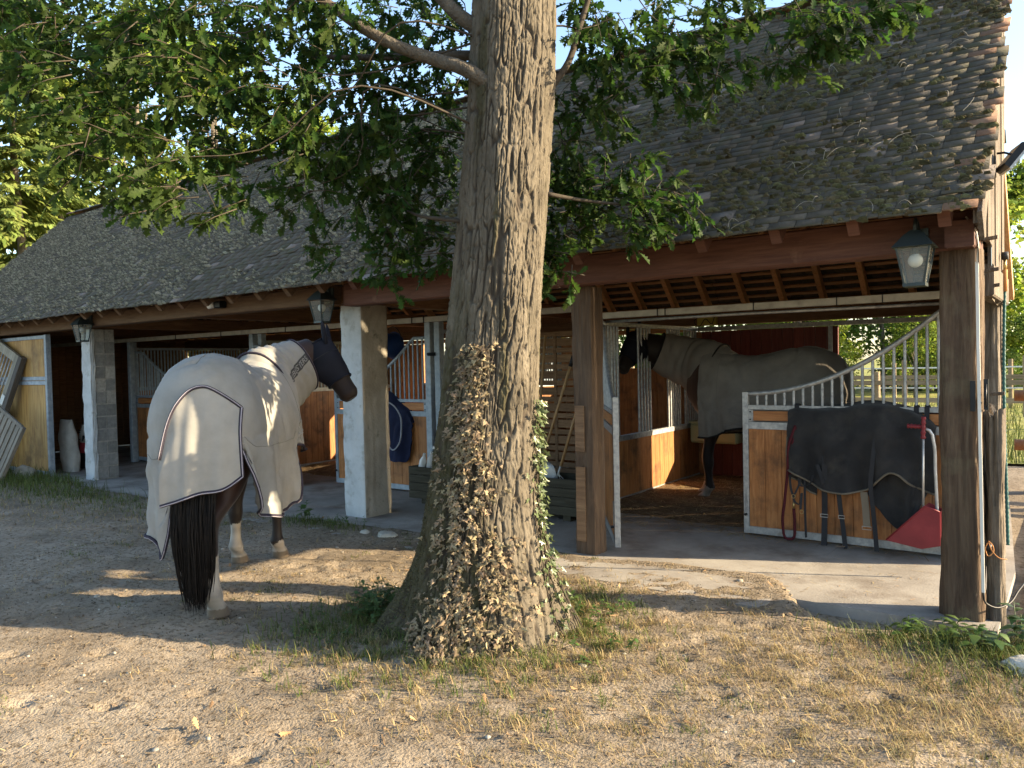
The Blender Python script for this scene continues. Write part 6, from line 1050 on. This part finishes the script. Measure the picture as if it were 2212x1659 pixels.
n = 420; P_ = scatter(n, lambda q: np.stack([r.uniform(-7, 1.3, q), -4.3 + 4.4 * r.random(q)], -1)); n = len(P_); s = r.uniform(.005, .016, n) * np.where(r.random(n) < .06, 2.0, 1); th2 = np.arange(6) * math.pi / 3; q = np.concatenate([np.stack([np.cos(th2), np.sin(th2), 0 * th2 - .25], -1), np.stack([.7 * np.cos(th2 + .5), .7 * np.sin(th2 + .5), 0 * th2 + .35], -1), [(0, 0, .55)]]); q = q[None] * r.uniform(.7, 1.25, (n, 13, 1)) * np.array([1.2, .85, .8])
V = P_[:, None] + s[:, None, None] * q; f = [(j, (j + 1) % 6, 6 + j) for j in range(6)] + [((j + 1) % 6, 6 + (j + 1) % 6, 6 + j) for j in range(6)] + [(6 + j, 6 + (j + 1) % 6, 12) for j in range(6)]; place('pebbles', fastmesh('pebbles', V.reshape(-1, 3), (np.arange(n)[:, None, None] * 13 + np.array(f)[None]).reshape(-1, 3), mat('small_pebble', [(.20, .175, .135), (.30, .265, .21), (.38, .345, .285)], rough=.9, bump=.2, isl=.35, rnd=0), True), kind='stuff', label='small pebbles scattered over the yard', cat='pebbles')
# fallen brown leaves
M_fallen = mat('fallen_oak_leaf', [(.20, .11, .05), (.32, .20, .10), (.42, .30, .18)], rough=.8, bump=.1, isl=.4, rnd=0, transl=.15); P_ = np.concatenate([scatter(110, ring(.55, .6)), scatter(60, lambda q: np.stack([r.uniform(-6, 1, q), r.uniform(-4, 0, q)], -1))]); n = len(P_); P_[:, 2] += .012; d = nrm(np.stack([*r.normal(0, 1, (2, n)), r.normal(0, .25, n)], -1)); u_ = nrm(np.array([0, 0, 1]) + r.normal(0, .3, (n, 3))); s_ = nrm(np.cross(u_, d)); u_ = np.cross(d, s_); sz = r.uniform(.03, .065, n)
V = P_[:, None] + sz[:, None, None] * (d[:, None] * LV[None, :, :1] + s_[:, None] * LV[None, :, 1:2] - u_[:, None] * LV[None, :, 2:]); place('fallen_leaves', fastmesh('fallen_leaves', V.reshape(-1, 3), (np.arange(n)[:, None, None] * len(LV) + LF[None]).reshape(-1, 4), M_fallen), kind='stuff', label='dry brown oak leaves lying round the trunk', cat='leaves')
# meadow grass
n = 9000; P_ = np.stack([r.uniform(-9, 3.5, n), 7.8 + 15 * r.random(n) ** 1.6, np.full(n, .01)], -1); v1, f1_ = blades(P_, r.uniform(.10, .42, n), .6, .008, 5); place('meadow_grass', fastmesh('meadow_grass', v1, f1_, M_grass), kind='stuff', label='long grass standing in the meadow', cat='grass')
# weeds
M_weed = mat('weed_leaf', [(.045, .085, .022), (.07, .12, .03), (.10, .15, .045)], nscale=8, rough=.45, bump=.1, isl=.3, hue=.02, rnd=.1, transl=.3, spec=.4); ov = np.array([(0, 0), (.18, .16), (.42, .27), (.7, .18), (1, 0), (.7, -.18), (.42, -.27), (.18, -.16)])
def weed(label, cx, cy, n, H, spread, ls, seed):
    r = np.random.default_rng(seed); g = empty('weed', (cx, cy, 0), label=label, cat='plant', group='weeds round the yard'); V, F, b = [], [], 0; st_ = MB()
    for k in range(n):
        bx_, by_ = r.normal(0, spread, 2); h = H * r.uniform(.5, 1.2); z0 = float(gh(cx + bx_, cy + by_)); ln = r.normal(0, .25, 2); tt = np.linspace(0, 1, 5); P_ = np.stack([bx_ + ln[0] * h * tt ** 1.5, by_ + ln[1] * h * tt ** 1.5, z0 + h * tt], -1); st_.tube(P_, .0022, 4)
        for q in range(3, 11):
            t = q / 10.5; p = P_[0] + (P_[-1] - P_[0]) * t; p = np.array([np.interp(t, tt, P_[:, c]) for c in range(3)]); a = q * 2.4 + r.random(); d = nrm(np.array([math.cos(a), math.sin(a), r.uniform(-.2, .6)])); s = nrm(np.cross((0, 0, 1), d)); u_ = np.cross(d, s); L = ls * r.uniform(.6, 1.2) * (1.15 - .6 * t); V.append(p + L * (np.outer(ov[:, 0], d) + np.outer(ov[:, 1], s) + np.outer(-.25 * ov[:, 0] ** 2 + .35 * np.abs(ov[:, 1]), u_))); F += [(b, b + 1, b + 2, b + 6), (b + 6, b + 7, b, b), ]; F[-1] = (b + 6, b + 7, b, b); b += 8
    V = np.concatenate(V); m = len(V) // 8; tri = np.array([(0, 1, 7), (1, 2, 6), (1, 6, 7), (2, 3, 5), (2, 5, 6), (3, 4, 5)]); place('foliage', fastmesh('foliage', V, (np.arange(m)[:, None, None] * 8 + tri[None]).reshape(-1, 3), M_weed), g); st_.build('stem', M_weed, g)
weed('dark green nettle clump left of the oak foot', -3.02, -1.98, 34, .19, .13, .075, 71); weed('low weeds in front of the nettles', -2.98, -2.45, 7, .13, .14, .05, 72); weed('leafy weeds at the foot of the corner post', -.06, -.40, 9, .16, .12, .10, 73); weed('bramble-like weeds at the right edge of the yard', .34, -.45, 12, .20, .10, .12, 74); weed('single upright weed left of the pillar foot', -5.92, -.26, 2, .22, .02, .13, 75); weed('weeds round the pillar foot', -5.5, -.12, 9, .09, .13, .06, 76); weed('small leafy weeds right of the oak foot', -1.85, -1.25, 10, .11, .12, .055, 77); weed('low green weeds in front of the white block pillar', -11.4, -.22, 14, .12, .2, .07, 78); weed('grassy weeds at the right of the oak roots', -1.72, -1.75, 9, .08, .14, .06, 79)
